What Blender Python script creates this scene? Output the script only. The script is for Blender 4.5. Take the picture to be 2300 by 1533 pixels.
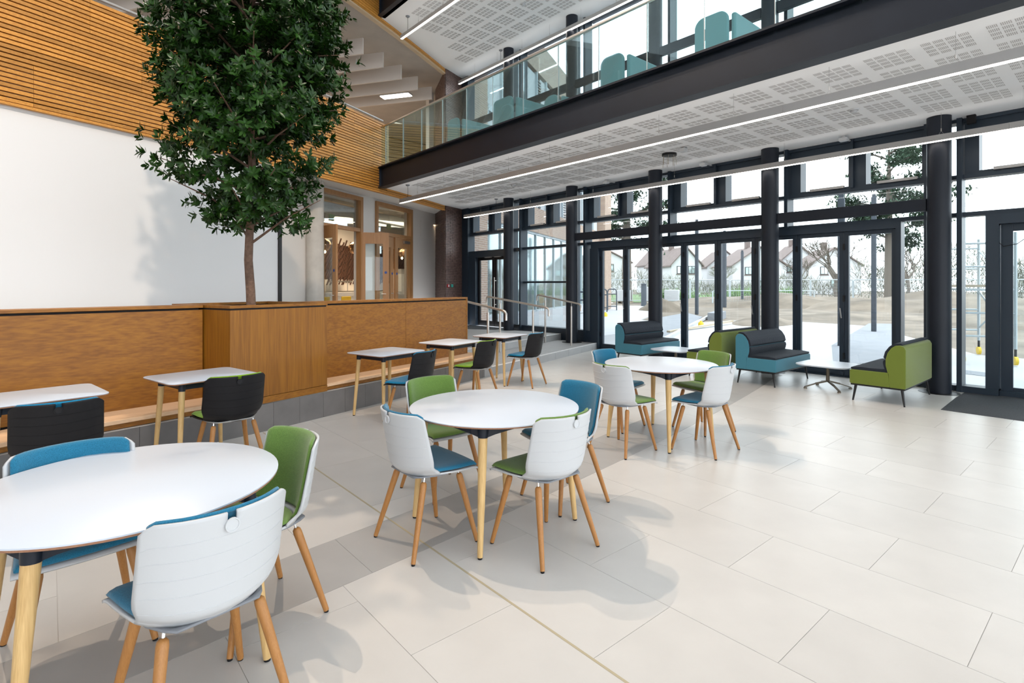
import bpy, math, random
from mathutils import Vector, Matrix
random.seed(7)
S = bpy.context.scene
for o in list(bpy.data.objects): bpy.data.objects.remove(o)
COL = S.collection
PI = math.pi

# ---------------------------------------------------------------- camera, sky, lamps, exposure
cam = bpy.data.objects.new('camera', bpy.data.cameras.new('camera')); COL.objects.link(cam)
cam.data.sensor_width = 36; cam.data.lens = 19.03; cam.data.shift_y = -0.055
cam.data.clip_start = 0.05; cam.data.clip_end = 400
cam.location = (0, 0, 1.52); cam.rotation_euler = (PI/2, 0, -math.radians(40.54))
S.camera = cam
S.view_settings.view_transform = 'Standard'; S.view_settings.look = 'None'
S.view_settings.gamma = 1; S.view_settings.exposure = 0.32; S.view_settings.use_curve_mapping = False
wd = bpy.data.worlds.new('sky'); S.world = wd; wd.use_nodes = True
wn = wd.node_tree; bg = wn.nodes['Background']
tc = wn.nodes.new('ShaderNodeTexCoord'); sp = wn.nodes.new('ShaderNodeSeparateXYZ'); cr = wn.nodes.new('ShaderNodeValToRGB')
wn.links.new(tc.outputs['Generated'], sp.inputs[0]); wn.links.new(sp.outputs[2], cr.inputs[0]); wn.links.new(cr.outputs[0], bg.inputs[0])
cr.color_ramp.elements[0].position = 0.0; cr.color_ramp.elements[0].color = (0.90, 0.95, 1.0, 1)
cr.color_ramp.elements[1].position = 0.6; cr.color_ramp.elements[1].color = (0.88, 0.94, 1.0, 1)
bg.inputs[1].default_value = 3.6

def lamp(name, kind, loc, energy, color, target=None, **kw):
    d = bpy.data.lights.new(name, kind); d.energy = energy; d.color = color
    for k, v in kw.items(): setattr(d, k, v)
    o = bpy.data.objects.new(name, d); COL.objects.link(o); o.location = loc
    if target is not None:
        o.rotation_euler = (Vector(target)-Vector(loc)).to_track_quat('-Z', 'Y').to_euler()
    return o
lamp('atrium_spotlight', 'SPOT', (0.95, 8.2, 10.6), 1500, (1.0, .80, .62), (2.4, 2.2, 0), spot_size=1.25, spot_blend=.6, shadow_soft_size=.035)
lamp('atrium_spotlight', 'SPOT', (2.3, 9.0, 10.6), 1100, (1.0, .80, .62), (3.2, 2.2, 0), spot_size=1.25, spot_blend=.6, shadow_soft_size=.035)
lamp('wall_spotlight', 'SPOT', (-.2, -1.0, 10.8), 2700, (1.0, .82, .66), (1.3, 10, 2.6), spot_size=.85, spot_blend=.7, shadow_soft_size=.12)
lamp('atrium_fill', 'AREA', (1.0, 2.5, 10.9), 120, (.97, .98, 1.0), (1.0, 2.5, 0), shape='RECTANGLE', size=7, size_y=9)  # fill lamp added below the roof, wider than the roof opening
lamp('cafe_lamp', 'AREA', (8.3, 15.9, 3.5), 170, (1.0, .76, .50), (8.3, 15.9, 0), shape='RECTANGLE', size=4, size_y=1.5)
lamp('upper_floor_lamp', 'AREA', (5.5, 19.0, 7.2), 260, (1.0, .82, .66), (5.5, 19.0, 0), shape='RECTANGLE', size=6, size_y=4)

# ---------------------------------------------------------------- mesh helpers
class MB:
    def __init__(s): s.v = []; s.f = []; s.m = []
    def add(s, vs, fs, mi=0):
        n = len(s.v); s.v += [tuple(v) for v in vs]; s.f += [tuple(n+i for i in f) for f in fs]; s.m += [mi]*len(fs); return s
    def box(s, x0, x1, y0, y1, z0, z1, mi=0):
        return s.add([(x0,y0,z0),(x1,y0,z0),(x1,y1,z0),(x0,y1,z0),(x0,y0,z1),(x1,y0,z1),(x1,y1,z1),(x0,y1,z1)],
                     [(0,3,2,1),(4,5,6,7),(0,1,5,4),(1,2,6,5),(2,3,7,6),(3,0,4,7)], mi)
    def obox(s, c, d, rz=0, mi=0, rx=0, ry=0):
        R = Matrix.Rotation(rz,3,'Z') @ Matrix.Rotation(ry,3,'Y') @ Matrix.Rotation(rx,3,'X'); c = Vector(c); vs = []
        for z in (-.5,.5):
            for x,y in ((-.5,-.5),(.5,-.5),(.5,.5),(-.5,.5)): vs.append(c+R@Vector((x*d[0],y*d[1],z*d[2])))
        return s.add(vs, [(0,3,2,1),(4,5,6,7),(0,1,5,4),(1,2,6,5),(2,3,7,6),(3,0,4,7)], mi)
    def bar(s, p, q, w, h, mi=0):
        p = Vector(p); q = Vector(q); d = (q-p).normalized(); up = Vector((0,0,1))
        if abs(d.z) > .99: up = Vector((0,1,0))
        a = d.cross(up).normalized(); b = a.cross(d).normalized(); vs = []
        for e in (p, q):
            for i,j in ((-1,-1),(1,-1),(1,1),(-1,1)): vs.append(e+a*(i*w/2)+b*(j*h/2))
        return s.add(vs, [(0,1,2,3),(7,6,5,4),(0,4,5,1),(1,5,6,2),(2,6,7,3),(3,7,4,0)], mi)
    def tube(s, pts, r, n=10, mi=0, caps=True):
        pts = [Vector(p) for p in pts]; rs = r if isinstance(r, (list,tuple)) else [r]*len(pts)
        vs = []; ref = None
        for i,p in enumerate(pts):
            d = (pts[min(i+1,len(pts)-1)]-pts[max(i-1,0)]).normalized()
            if ref is None:
                ref = Vector((0,0,1)) if abs(d.z) < .9 else Vector((1,0,0))
            a = (ref - d*ref.dot(d)).normalized(); b = d.cross(a); ref = a
            for k in range(n):
                t = 2*PI*k/n; vs.append(p+(a*math.cos(t)+b*math.sin(t))*rs[i])
        fs = []
        for i in range(len(pts)-1):
            for k in range(n): fs.append((i*n+k, i*n+(k+1)%n, (i+1)*n+(k+1)%n, (i+1)*n+k))
        if caps: fs.append(tuple(range(n-1,-1,-1))); fs.append(tuple((len(pts)-1)*n+k for k in range(n)))
        return s.add(vs, fs, mi)
    def lathe(s, prof, n=24, c=(0,0,0), mi=0, close=True):
        vs = [(c[0]+r*math.cos(2*PI*k/n), c[1]+r*math.sin(2*PI*k/n), c[2]+z) for r,z in prof for k in range(n)]
        fs = [(i*n+k, i*n+(k+1)%n, (i+1)*n+(k+1)%n, (i+1)*n+k) for i in range(len(prof)-1) for k in range(n)]
        if close: fs.append(tuple(range(n-1,-1,-1))); fs.append(tuple((len(prof)-1)*n+k for k in range(n)))
        return s.add(vs, fs, mi)
    def prism(s, poly, z0, z1, mi=0):
        n = len(poly); vs = [(x,y,z0) for x,y in poly]+[(x,y,z1) for x,y in poly]
        return s.add(vs, [tuple(range(n-1,-1,-1)), tuple(range(n,2*n))]+[(i,(i+1)%n,n+(i+1)%n,n+i) for i in range(n)], mi)
    def profx(s, prof, x0, x1, mi=0):          # (y,z) profile extruded along x
        n = len(prof); vs = [(x0,y,z) for y,z in prof]+[(x1,y,z) for y,z in prof]
        return s.add(vs, [tuple(range(n)), tuple(range(2*n-1,n-1,-1))]+[(i,n+i,n+(i+1)%n,(i+1)%n) for i in range(n)], mi)
    def arc(s, fn, x0, x1, z0, z1, th, n=12, off=0.0, mi=0):   # a board that follows the curve y = fn(x)
        vs = []
        for i in range(n+1):
            x = x0+(x1-x0)*i/n; y = fn(x); sl = (fn(x+.01)-fn(x-.01))/.02; L = math.hypot(1, sl); nx, ny = -sl/L, 1/L
            a = (x+nx*off, y+ny*off); b = (x+nx*(off+th), y+ny*(off+th))
            vs += [(a[0],a[1],z0),(a[0],a[1],z1),(b[0],b[1],z1),(b[0],b[1],z0)]
        fs = [(0,1,2,3), (4*n+3,4*n+2,4*n+1,4*n)]
        for i in range(n):
            for k in range(4): fs.append((4*i+k, 4*i+4+k, 4*i+4+(k+1)%4, 4*i+(k+1)%4))
        return s.add(vs, fs, mi)
    def grid(s, fn, us, vs_, mi=0, skip=None):
        V = [fn(u,v) for v in vs_ for u in us]; n = len(us); F = []
        for j in range(len(vs_)-1):
            for i in range(n-1):
                if skip and skip((us[i]+us[i+1])/2, (vs_[j]+vs_[j+1])/2): continue
                F.append((j*n+i, j*n+i+1, (j+1)*n+i+1, (j+1)*n+i))
        return s.add(V, F, mi)

def base(o):
    while o.parent: o = o.parent
    return Matrix.Translation(o.location) @ Matrix.Rotation(o.rotation_euler.z, 4, 'Z')
def obj(name, mb, mats, parent=None, world=False, smooth=0, bevel=0, solid=0, subd=0, mesh=None, loc=None):
    if mesh is None:
        me = bpy.data.meshes.new(name); vs = mb.v
        if world and parent is not None:
            inv = base(parent).inverted(); vs = [inv @ Vector(v) for v in vs]
        me.from_pydata([tuple(v) for v in vs], [], mb.f)
        if not isinstance(mats, (list,tuple)): mats = [mats]
        for m in mats: me.materials.append(m)
        if len(mats) > 1:
            for p, i in zip(me.polygons, mb.m): p.material_index = i
        me.validate(); me.update()
        if smooth:
            me.polygons.foreach_set('use_smooth', [True]*len(me.polygons))
            if smooth < 180: me.set_sharp_from_angle(angle=math.radians(smooth))
    else: me = mesh
    o = bpy.data.objects.new(name, me); COL.objects.link(o)
    if parent is not None: o.parent = parent
    if loc: o.location = loc
    if solid: d = o.modifiers.new('solid','SOLIDIFY'); d.thickness = solid; d.offset = 0
    if bevel: b = o.modifiers.new('bevel','BEVEL'); b.width = bevel; b.segments = 2; b.limit_method = 'ANGLE'
    if subd: u = o.modifiers.new('sub','SUBSURF'); u.levels = subd; u.render_levels = subd
    return o
def tag(o, label=None, cat=None, group=None, kind=None):
    if label: o['label'] = label
    if cat: o['category'] = cat
    if group: o['group'] = group
    if kind: o['kind'] = kind
    return o
def thing(name, label, cat, loc=(0,0,0), rz=0, group=None):
    o = bpy.data.objects.new(name, None); COL.objects.link(o); o.location = loc; o.rotation_euler = (0,0,rz); o.empty_display_size = .1
    return tag(o, label, cat, group)
def struct(name, mb=None, mats=None, loc=(0,0,0), **kw):
    if mb is None:
        o = bpy.data.objects.new(name, None); COL.objects.link(o); o.location = loc
    else: o = obj(name, mb, mats, **kw)
    o['kind'] = 'structure'; return o
def dup(root, loc=None, rz=None, label=None, group=None):
    def cp(o, par):
        c = o.copy(); COL.objects.link(c); c.parent = par
        for ch in o.children: cp(ch, c)
        return c
    r = cp(root, None)
    if loc is not None: r.location = loc
    if rz is not None: r.rotation_euler = (0,0,rz)
    if label: r['label'] = label
    if group: r['group'] = group
    return r

# ---------------------------------------------------------------- materials
def mat(name, col, rough=.5, metal=0, spec=.5, noise=0, nscale=8, bump=0, bscale=40, stretch=(1,1,1), rand=0, sheen=0, coat=0, emit=None, estr=0, detail=4):
    m = bpy.data.materials.new(name); m.use_nodes = True; nt = m.node_tree; b = nt.nodes['Principled BSDF']
    b.inputs['Base Color'].default_value = (*col, 1); b.inputs['Roughness'].default_value = rough; b.inputs['Metallic'].default_value = metal
    b.inputs['Specular IOR Level'].default_value = spec
    if sheen: b.inputs['Sheen Weight'].default_value = sheen
    if coat: b.inputs['Coat Weight'].default_value = coat; b.inputs['Coat Roughness'].default_value = .15
    if emit: b.inputs['Emission Color'].default_value = (*emit,1); b.inputs['Emission Strength'].default_value = estr
    last = None
    if noise or bump:
        t = nt.nodes.new('ShaderNodeTexCoord'); mp = nt.nodes.new('ShaderNodeMapping'); mp.inputs['Scale'].default_value = stretch
        nt.links.new(t.outputs['Object'], mp.inputs[0])
    if noise:
        n = nt.nodes.new('ShaderNodeTexNoise'); n.inputs['Scale'].default_value = nscale; n.inputs['Detail'].default_value = detail
        nt.links.new(mp.outputs[0], n.inputs['Vector'])
        mr = nt.nodes.new('ShaderNodeMapRange'); mr.inputs[1].default_value = .3; mr.inputs[2].default_value = .7
        mr.inputs[3].default_value = 1-noise; mr.inputs[4].default_value = 1+noise
        nt.links.new(n.outputs[0], mr.inputs[0]); last = mr.outputs[0]
    if rand:
        oi = nt.nodes.new('ShaderNodeObjectInfo'); r2 = nt.nodes.new('ShaderNodeMapRange'); r2.inputs[3].default_value = 1-rand; r2.inputs[4].default_value = 1+rand
        nt.links.new(oi.outputs['Random'], r2.inputs[0])
        if last:
            mu = nt.nodes.new('ShaderNodeMath'); mu.operation = 'MULTIPLY'; nt.links.new(last, mu.inputs[0]); nt.links.new(r2.outputs[0], mu.inputs[1]); last = mu.outputs[0]
        else: last = r2.outputs[0]
    if last:
        vm = nt.nodes.new('ShaderNodeVectorMath'); vm.operation = 'SCALE'; vm.inputs[0].default_value = col
        nt.links.new(last, vm.inputs['Scale']); nt.links.new(vm.outputs[0], b.inputs['Base Color'])
    if bump:
        n2 = nt.nodes.new('ShaderNodeTexNoise'); n2.inputs['Scale'].default_value = bscale; nt.links.new(mp.outputs[0], n2.inputs['Vector'])
        bp = nt.nodes.new('ShaderNodeBump'); bp.inputs['Strength'].default_value = bump; bp.inputs['Distance'].default_value = .01
        nt.links.new(n2.outputs[0], bp.inputs['Height']); nt.links.new(bp.outputs[0], b.inputs['Normal'])
    return m
def wood(name, c1, c2, axis='X', scale=1.0, rough=.45, rand=0.0, coat=0):
    m = bpy.data.materials.new(name); m.use_nodes = True; nt = m.node_tree; b = nt.nodes['Principled BSDF']
    b.inputs['Roughness'].default_value = rough
    if coat: b.inputs['Coat Weight'].default_value = coat
    t = nt.nodes.new('ShaderNodeTexCoord'); mp = nt.nodes.new('ShaderNodeMapping'); nt.links.new(t.outputs['Object'], mp.inputs[0])
    st = {'X': (.2,6,6), 'Y': (6,.2,6), 'Z': (6,6,.2)}[axis]
    mp.inputs['Scale'].default_value = tuple(k*scale for k in st)
    oi = nt.nodes.new('ShaderNodeObjectInfo'); ad = nt.nodes.new('ShaderNodeVectorMath'); ad.operation = 'ADD'
    ml = nt.nodes.new('ShaderNodeVectorMath'); ml.operation = 'SCALE'; ml.inputs[0].default_value = (17,11,23)
    nt.links.new(oi.outputs['Random'], ml.inputs['Scale']); nt.links.new(mp.outputs[0], ad.inputs[0]); nt.links.new(ml.outputs[0], ad.inputs[1])
    n1 = nt.nodes.new('ShaderNodeTexNoise'); n1.inputs['Scale'].default_value = 1.6; n1.inputs['Detail'].default_value = 3; n1.inputs['Distortion'].default_value = .6
    nt.links.new(ad.outputs[0], n1.inputs['Vector'])
    sn = nt.nodes.new('ShaderNodeMath'); sn.operation = 'MULTIPLY'; sn.inputs[1].default_value = 26; nt.links.new(n1.outputs[0], sn.inputs[0])
    s2 = nt.nodes.new('ShaderNodeMath'); s2.operation = 'SINE'; nt.links.new(sn.outputs[0], s2.inputs[0])
    n2 = nt.nodes.new('ShaderNodeTexNoise'); n2.inputs['Scale'].default_value = 12; n2.inputs['Detail'].default_value = 6; nt.links.new(ad.outputs[0], n2.inputs['Vector'])
    mx = nt.nodes.new('ShaderNodeMath'); mx.operation = 'MULTIPLY_ADD'; mx.inputs[1].default_value = .09; nt.links.new(s2.outputs[0], mx.inputs[0]); nt.links.new(n2.outputs[0], mx.inputs[2])
    r = nt.nodes.new('ShaderNodeMapRange'); r.inputs[1].default_value = .25; r.inputs[2].default_value = .75; nt.links.new(mx.outputs[0], r.inputs[0])
    mc = nt.nodes.new('ShaderNodeMix'); mc.data_type = 'RGBA'; mc.inputs[6].default_value = (*c1,1); mc.inputs[7].default_value = (*c2,1)
    nt.links.new(r.outputs[0], mc.inputs[0]); out = mc.outputs[2]
    if rand:
        hs = nt.nodes.new('ShaderNodeHueSaturation'); r2 = nt.nodes.new('ShaderNodeMapRange'); r2.inputs[3].default_value = 1-rand; r2.inputs[4].default_value = 1+rand
        nt.links.new(oi.outputs['Random'], r2.inputs[0]); nt.links.new(r2.outputs[0], hs.inputs['Value']); nt.links.new(out, hs.inputs['Color']); out = hs.outputs[0]
    nt.links.new(out, b.inputs['Base Color']); return m
def glass(name, tint=(.93,.97,.97), refl=.5):
    m = bpy.data.materials.new(name); m.use_nodes = True; nt = m.node_tree; nt.nodes.remove(nt.nodes['Principled BSDF'])
    t = nt.nodes.new('ShaderNodeBsdfTransparent'); t.inputs[0].default_value = (*tint,1)
    g = nt.nodes.new('ShaderNodeBsdfGlossy'); g.inputs['Roughness'].default_value = .01; g.inputs[0].default_value = (.9,.95,1,1)
    lw = nt.nodes.new('ShaderNodeFresnel'); lw.inputs[0].default_value = 1.45
    mu = nt.nodes.new('ShaderNodeMath'); mu.operation = 'MULTIPLY'; mu.inputs[1].default_value = refl; nt.links.new(lw.outputs[0], mu.inputs[0])
    mx = nt.nodes.new('ShaderNodeMixShader'); nt.links.new(mu.outputs[0], mx.inputs[0]); nt.links.new(t.outputs[0], mx.inputs[1]); nt.links.new(g.outputs[0], mx.inputs[2])
    nt.links.new(mx.outputs[0], nt.nodes['Material Output'].inputs[0]); return m
def brickmat(name, c1, c2, mortar, w=.22, hgt=.05, rot=None):
    m = bpy.data.materials.new(name); m.use_nodes = True; nt = m.node_tree; b = nt.nodes['Principled BSDF']; b.inputs['Roughness'].default_value = .85
    t = nt.nodes.new('ShaderNodeTexCoord'); mp = nt.nodes.new('ShaderNodeMapping'); mp.inputs['Rotation'].default_value = rot or (PI/2,0,0)
    nt.links.new(t.outputs['Object'], mp.inputs[0]); bt = nt.nodes.new('ShaderNodeTexBrick')
    bt.inputs['Color1'].default_value = (*c1,1); bt.inputs['Color2'].default_value = (*c2,1); bt.inputs['Mortar'].default_value = (*mortar,1)
    bt.inputs['Scale'].default_value = 1; bt.inputs['Brick Width'].default_value = w; bt.inputs['Row Height'].default_value = hgt; bt.inputs['Mortar Size'].default_value = .006
    nt.links.new(mp.outputs[0], bt.inputs[0]); nt.links.new(bt.outputs[0], b.inputs['Base Color']); return m
def emit(name, col, st):
    m = bpy.data.materials.new(name); m.use_nodes = True; nt = m.node_tree; b = nt.nodes['Principled BSDF']
    b.inputs['Base Color'].default_value = (.8,.8,.8,1); b.inputs['Emission Color'].default_value = (*col,1); b.inputs['Emission Strength'].default_value = st; return m
def quilt(name, col):
    m = mat(name, col, .75, spec=.3); nt = m.node_tree; b = nt.nodes['Principled BSDF']
    t = nt.nodes.new('ShaderNodeTexCoord'); hs = []
    sx = nt.nodes.new('ShaderNodeSeparateXYZ'); nt.links.new(t.outputs['Object'], sx.inputs[0])
    yz = nt.nodes.new('ShaderNodeMath'); yz.operation = 'ADD'; nt.links.new(sx.outputs[1], yz.inputs[0]); nt.links.new(sx.outputs[2], yz.inputs[1])
    for sg in ('ADD','SUBTRACT'):
        a = nt.nodes.new('ShaderNodeMath'); a.operation = sg; nt.links.new(sx.outputs[0], a.inputs[0]); nt.links.new(yz.outputs[0], a.inputs[1])
        k = nt.nodes.new('ShaderNodeMath'); k.operation = 'MULTIPLY'; k.inputs[1].default_value = PI/.03; nt.links.new(a.outputs[0], k.inputs[0])
        s_ = nt.nodes.new('ShaderNodeMath'); s_.operation = 'SINE'; nt.links.new(k.outputs[0], s_.inputs[0])
        ab = nt.nodes.new('ShaderNodeMath'); ab.operation = 'ABSOLUTE'; nt.links.new(s_.outputs[0], ab.inputs[0]); hs.append(ab)
    mn = nt.nodes.new('ShaderNodeMath'); mn.operation = 'MINIMUM'; nt.links.new(hs[0].outputs[0], mn.inputs[0]); nt.links.new(hs[1].outputs[0], mn.inputs[1])
    bp = nt.nodes.new('ShaderNodeBump'); bp.inputs['Strength'].default_value = .9; bp.inputs['Distance'].default_value = .012
    nt.links.new(mn.outputs[0], bp.inputs['Height']); nt.links.new(bp.outputs[0], b.inputs['Normal']); return m

m_plaster = mat('plaster', (.80,.80,.80), .9, spec=.2)
m_plaster_w = mat('plaster_warm', (.74,.71,.67), .9, spec=.2)
m_ceil = mat('ceiling_board', (.92,.92,.92), .9, spec=.2)
m_slot = mat('slot_shadow', (.52,.50,.49), .9, spec=.1)
m_tile = mat('stone_tile', (.565,.545,.515), .34, spec=.45, noise=.04, nscale=3, rand=.035, bump=.02, bscale=60)
m_tile_d = mat('stone_tile_grey', (.40,.39,.375), .36, spec=.4, noise=.05, nscale=3, rand=.03)
m_grout = mat('grout', (.53,.51,.48), .8)
m_gold = mat('movement_joint', (.42,.36,.24), .5)
m_plinth = mat('grey_tile', (.155,.148,.145), .5, noise=.1, nscale=6, rand=.04)
m_step = mat('step_tile', (.40,.40,.40), .5, noise=.05, nscale=4, rand=.03)
m_nosing = mat('step_nosing', (.80,.80,.80), .5)
m_conc = mat('concrete', (.58,.55,.50), .85, noise=.08, nscale=5)
m_soffit = mat('concrete_soffit', (.42,.38,.34), .9, noise=.06, nscale=2)
m_baffle = mat('acoustic_felt', (.58,.52,.47), .95, spec=.1)
m_dark = mat('anthracite_frame', (.020,.034,.052), .42, spec=.5)
m_beam = mat('painted_steel', (.010,.014,.023), .45, spec=.35, noise=.1, nscale=3)
m_black = mat('black_plastic', (.007,.0065,.008), .55, spec=.3)
m_blackm = mat('black_metal', (.012,.012,.013), .4, metal=.2)
m_white = mat('white_plastic', (.58,.59,.60), .45)
m_lam = mat('white_laminate', (.61,.66,.73), .35, spec=.4)
m_grey = mat('grey_plastic', (.22,.23,.25), .5)
m_steel = mat('brushed_steel', (.62,.58,.54), .32, metal=1)
m_chrome = mat('chrome', (.8,.8,.8), .12, metal=1)
m_alu = mat('anodised_aluminium', (.45,.44,.43), .45, metal=.4)
m_bronze = mat('bronze_metal', (.20,.17,.13), .45, metal=.6)
m_ash = wood('ash_wood', (.74,.50,.22), (.58,.36,.14), 'Z', 3)
m_beech = wood('beech_leg', (.46,.21,.06), (.38,.16,.04), 'Z', 5)
m_ply = wood('ply_edge', (.40,.21,.12), (.30,.14,.08), 'X', 3)
m_oakX = wood('oak_veneer', (.31,.125,.008), (.185,.064,.003), 'X', .9, .5)
m_oakZ = wood('oak_veneer_upright', (.30,.12,.008), (.185,.066,.003), 'Z', 1.2, .5)
m_oakD = wood('oak_door', (.42,.22,.09), (.33,.16,.06), 'Z', 1.4, .45)
m_bench = wood('bench_timber', (.80,.56,.36), (.72,.47,.28), 'X', 1.2, .4)
m_slat = wood('larch_slat', (.62,.29,.058), (.44,.185,.028), 'X', 1.6, .5, rand=.2)
m_slat_b = wood('pale_slat', (.62,.48,.32), (.52,.38,.25), 'X', 1.4, .6, rand=.1)
m_back = mat('slat_backing', (.012,.010,.010), .9)
def fabric(n, c): return mat(n, c, .92, spec=.15, noise=.22, nscale=260, bump=.25, bscale=500, sheen=.3)
m_blue = fabric('blue_wool', (.020,.165,.28)); m_green = fabric('green_wool', (.135,.235,.050)); m_blue2 = fabric('bright_blue_wool', (.005,.20,.36)); m_green2 = fabric('bright_green_wool', (.20,.36,.01))
m_sofab = fabric('teal_upholstery', (.055,.21,.28)); m_sofag = fabric('green_upholstery', (.15,.195,.030)); m_booth = fabric('pale_teal_felt', (.15,.30,.32))
m_quilt = quilt('quilted_charcoal', (.026,.033,.046))
m_glass = glass('window_glass', (.95,.98,.98), .55); m_bal = glass('balustrade_glass', (.86,.95,.94), .35); m_mirror = mat('reflective_glass', (.42,.52,.52), .05, metal=.85)
m_led = emit('led_diffuser', (1.0,.92,.84), 8); m_ceil_fill = emit('ceiling_fill_glow', (1.0,.95,.9), 1.5); m_panel = emit('light_panel', (1.0,.93,.83), 7); m_bulb = emit('bulb', (1.0,.6,.25), 30)  # the weak upward glow is added to brighten the ceilings
m_mat = mat('entrance_carpet', (.040,.043,.050), .95, noise=.3, nscale=90, bump=.4, bscale=200)
m_brick_d = mat('dark_brick', (.15,.092,.078), .45, spec=.5, noise=.35, nscale=14, bump=.5, bscale=40)
m_mortar = mat('dark_mortar', (.035,.028,.026), .9)
m_brick_o = brickmat('buff_brick', (.36,.25,.18), (.30,.20,.15), (.50,.45,.40), .3, .075)
m_leaf = mat('evergreen_leaf', (.012,.044,.004), .36, spec=.3, noise=.5, nscale=6)
m_bark = mat('bark', (.16,.095,.065), .9, noise=.25, nscale=25, bump=.8, bscale=40)
m_soil = mat('soil', (.03,.02,.013), 1)
m_pave = mat('pale_paving', (.40,.40,.41), .8, noise=.05, nscale=1)
m_dirt = mat('bare_earth', (.165,.135,.105), 1, noise=.35, nscale=.6, bump=.8, bscale=6)
m_asph = mat('grey_paving', (.22,.23,.25), .9, noise=.06, nscale=2)
m_grass = mat('grass', (.10,.16,.06), 1, noise=.3, nscale=1)
m_render = mat('white_render', (.50,.50,.51), .9)
m_rooft = mat('roof_tile', (.15,.115,.105), .9, noise=.15, nscale=2)
m_twig = mat('bare_twig', (.14,.12,.10), 1)
m_scrub = mat('winter_scrub', (.17,.17,.13), 1, noise=.4, nscale=2)
m_pine = mat('pine_needles', (.045,.085,.05), 1, noise=.4, nscale=2)
m_galv = mat('galvanised_steel', (.42,.46,.48), .5, metal=.3)
m_timber_p = mat('dark_timber_post', (.055,.065,.08), .8, noise=.2, nscale=6)
m_yellow = mat('yellow_plastic', (.75,.50,.02), .5)
m_red = mat('red_plastic', (.50,.02,.03), .4); m_teal = mat('green_plastic', (.03,.32,.26), .4)
m_bluedot = mat('blue_sign', (.02,.06,.25), .5)
m_cut = mat('cut_timber', (.42,.35,.26), .8)

# ---------------------------------------------------------------- curves of the plan
def q3(pts):
    (a,fa),(b,fb),(c,fc) = pts; k1 = (fb-fa)/(b-a); k2 = ((fc-fb)/(c-b)-k1)/(c-a)
    return lambda x: fa+k1*(x-a)+k2*(x-a)*(x-b)
Wf = q3([(-.31,6.0),(2.49,6.56),(5.37,7.44)])              # back of the bench
def Pf(x):                                                 # face of the plinth and of the first step
    if x < 1.9: return 5.995+.235*(x-1.9)+.02*(x-1.9)**2*(-1 if x < 0 else 0)
    return 5.43+.296*x+.0012*x*x
def SLf(x): return 67.29-math.sqrt(62.12**2-(x+22.27)**2)  # curved balcony front
def S2f(x): return Pf(x)+1.18                              # second step
BN = q3([(-.5,2.50),(2.6,2.80),(7.85,3.68)]); BN_ = lambda x: BN(x)
BFf = q3([(-.15,2.99),(2.47,3.30),(7.85,4.22)])
ZC = 3.90; ZU = 8.0; XF = 10.05; XB = 6.11

# ================================================================ SETTING
# floor
fl = struct('floor', MB().box(-9, XF+.05, -7, 12.5, -.20, -.0025), m_grout)
tiles = {}
def clip_tile(x0, x1, y0, y1, lo, hi):
    n = 5; top = []; bot = []
    for i in range(n+1):
        x = x0+(x1-x0)*i/n; a = y0 if lo is None else max(y0, lo(x)); b = y1 if hi is None else min(y1, hi(x))
        if b-a > .006: bot.append((x,a)); top.append((x,b))
    if len(bot) < 2: return None
    return bot+top[::-1]
def add_tile(poly, mt, full=None, origin=None):
    if full:
        if full not in tiles:
            w, l = full[:2]; tiles[full] = obj('tile', MB().box(0,w,0,l,-.012,0), mt, fl); o = tiles[full]; o.location = (*origin,0)
        else: obj('tile', None, None, fl, mesh=tiles[full].data, loc=(*origin,0))
    else:
        cx_, cy_ = poly[0]; obj('tile', MB().prism([(x-cx_,y-cy_) for x,y in poly], -.012, 0), mt, fl, loc=(cx_,cy_,0))
G = .0026
for k in range(-4, 16):
    x0 = 1.68+.55*k+G/2; x1 = x0+.55-G
    if x0 > XF: break
    x1 = min(x1, XF-.02)
    for j in range(-2, 9):
        y0 = .46+(0 if k%2 == 0 else .5)+j*1.0+G/2; y1 = y0+1.0-G
        if y0 > Pf(x1): continue
        bmin = min(BN(x0),BN(x1)); bmax = max(BN(x0),BN(x1))
        if y1 < bmin-.01 and abs(x1-x0-.5455) < .001: add_tile(None, m_tile, (round(x1-x0,4),round(y1-y0,4),'a'), (x0,y0))
        elif y1 < bmax+.3 or y0 < bmin:
            p = clip_tile(x0,x1,y0,y1,None,lambda x: BN(x)-G/2)
            if p: add_tile(p, m_tile)
        if y1 > min(BFf(x0),BFf(x1)):
            fmax = max(BFf(x0),BFf(x1)); pmin = min(Pf(x0),Pf(x1))
            if y0 > fmax and y1 < pmin-.01 and abs(x1-x0-.5455) < .001: add_tile(None, m_tile, (round(x1-x0,4),round(y1-y0,4),'a'), (x0,y0))
            else:
                p = clip_tile(x0,x1,y0,y1,lambda x: BFf(x)+G/2,Pf)
                if p: add_tile(p, m_tile)
xb = -.9
while xb < 9.9:                                             # the curved grey band
    xa = xb+G/2; xc = min(xb+(1.10 if int(xb*3)%2 else .55), XF-.03)-G/2
    p = clip_tile(xa, xc, 0, 9, lambda x: BN(x)+G/2, lambda x: BFf(x)-G/2)
    if p: add_tile(p, m_tile_d)
    xb = xc+G/2
    if xb > 9.8: break
obj('movement_joint', MB().box(1.674,1.686,-2,Pf(1.68)-.03,-.004,.0012), m_gold, fl)

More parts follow.
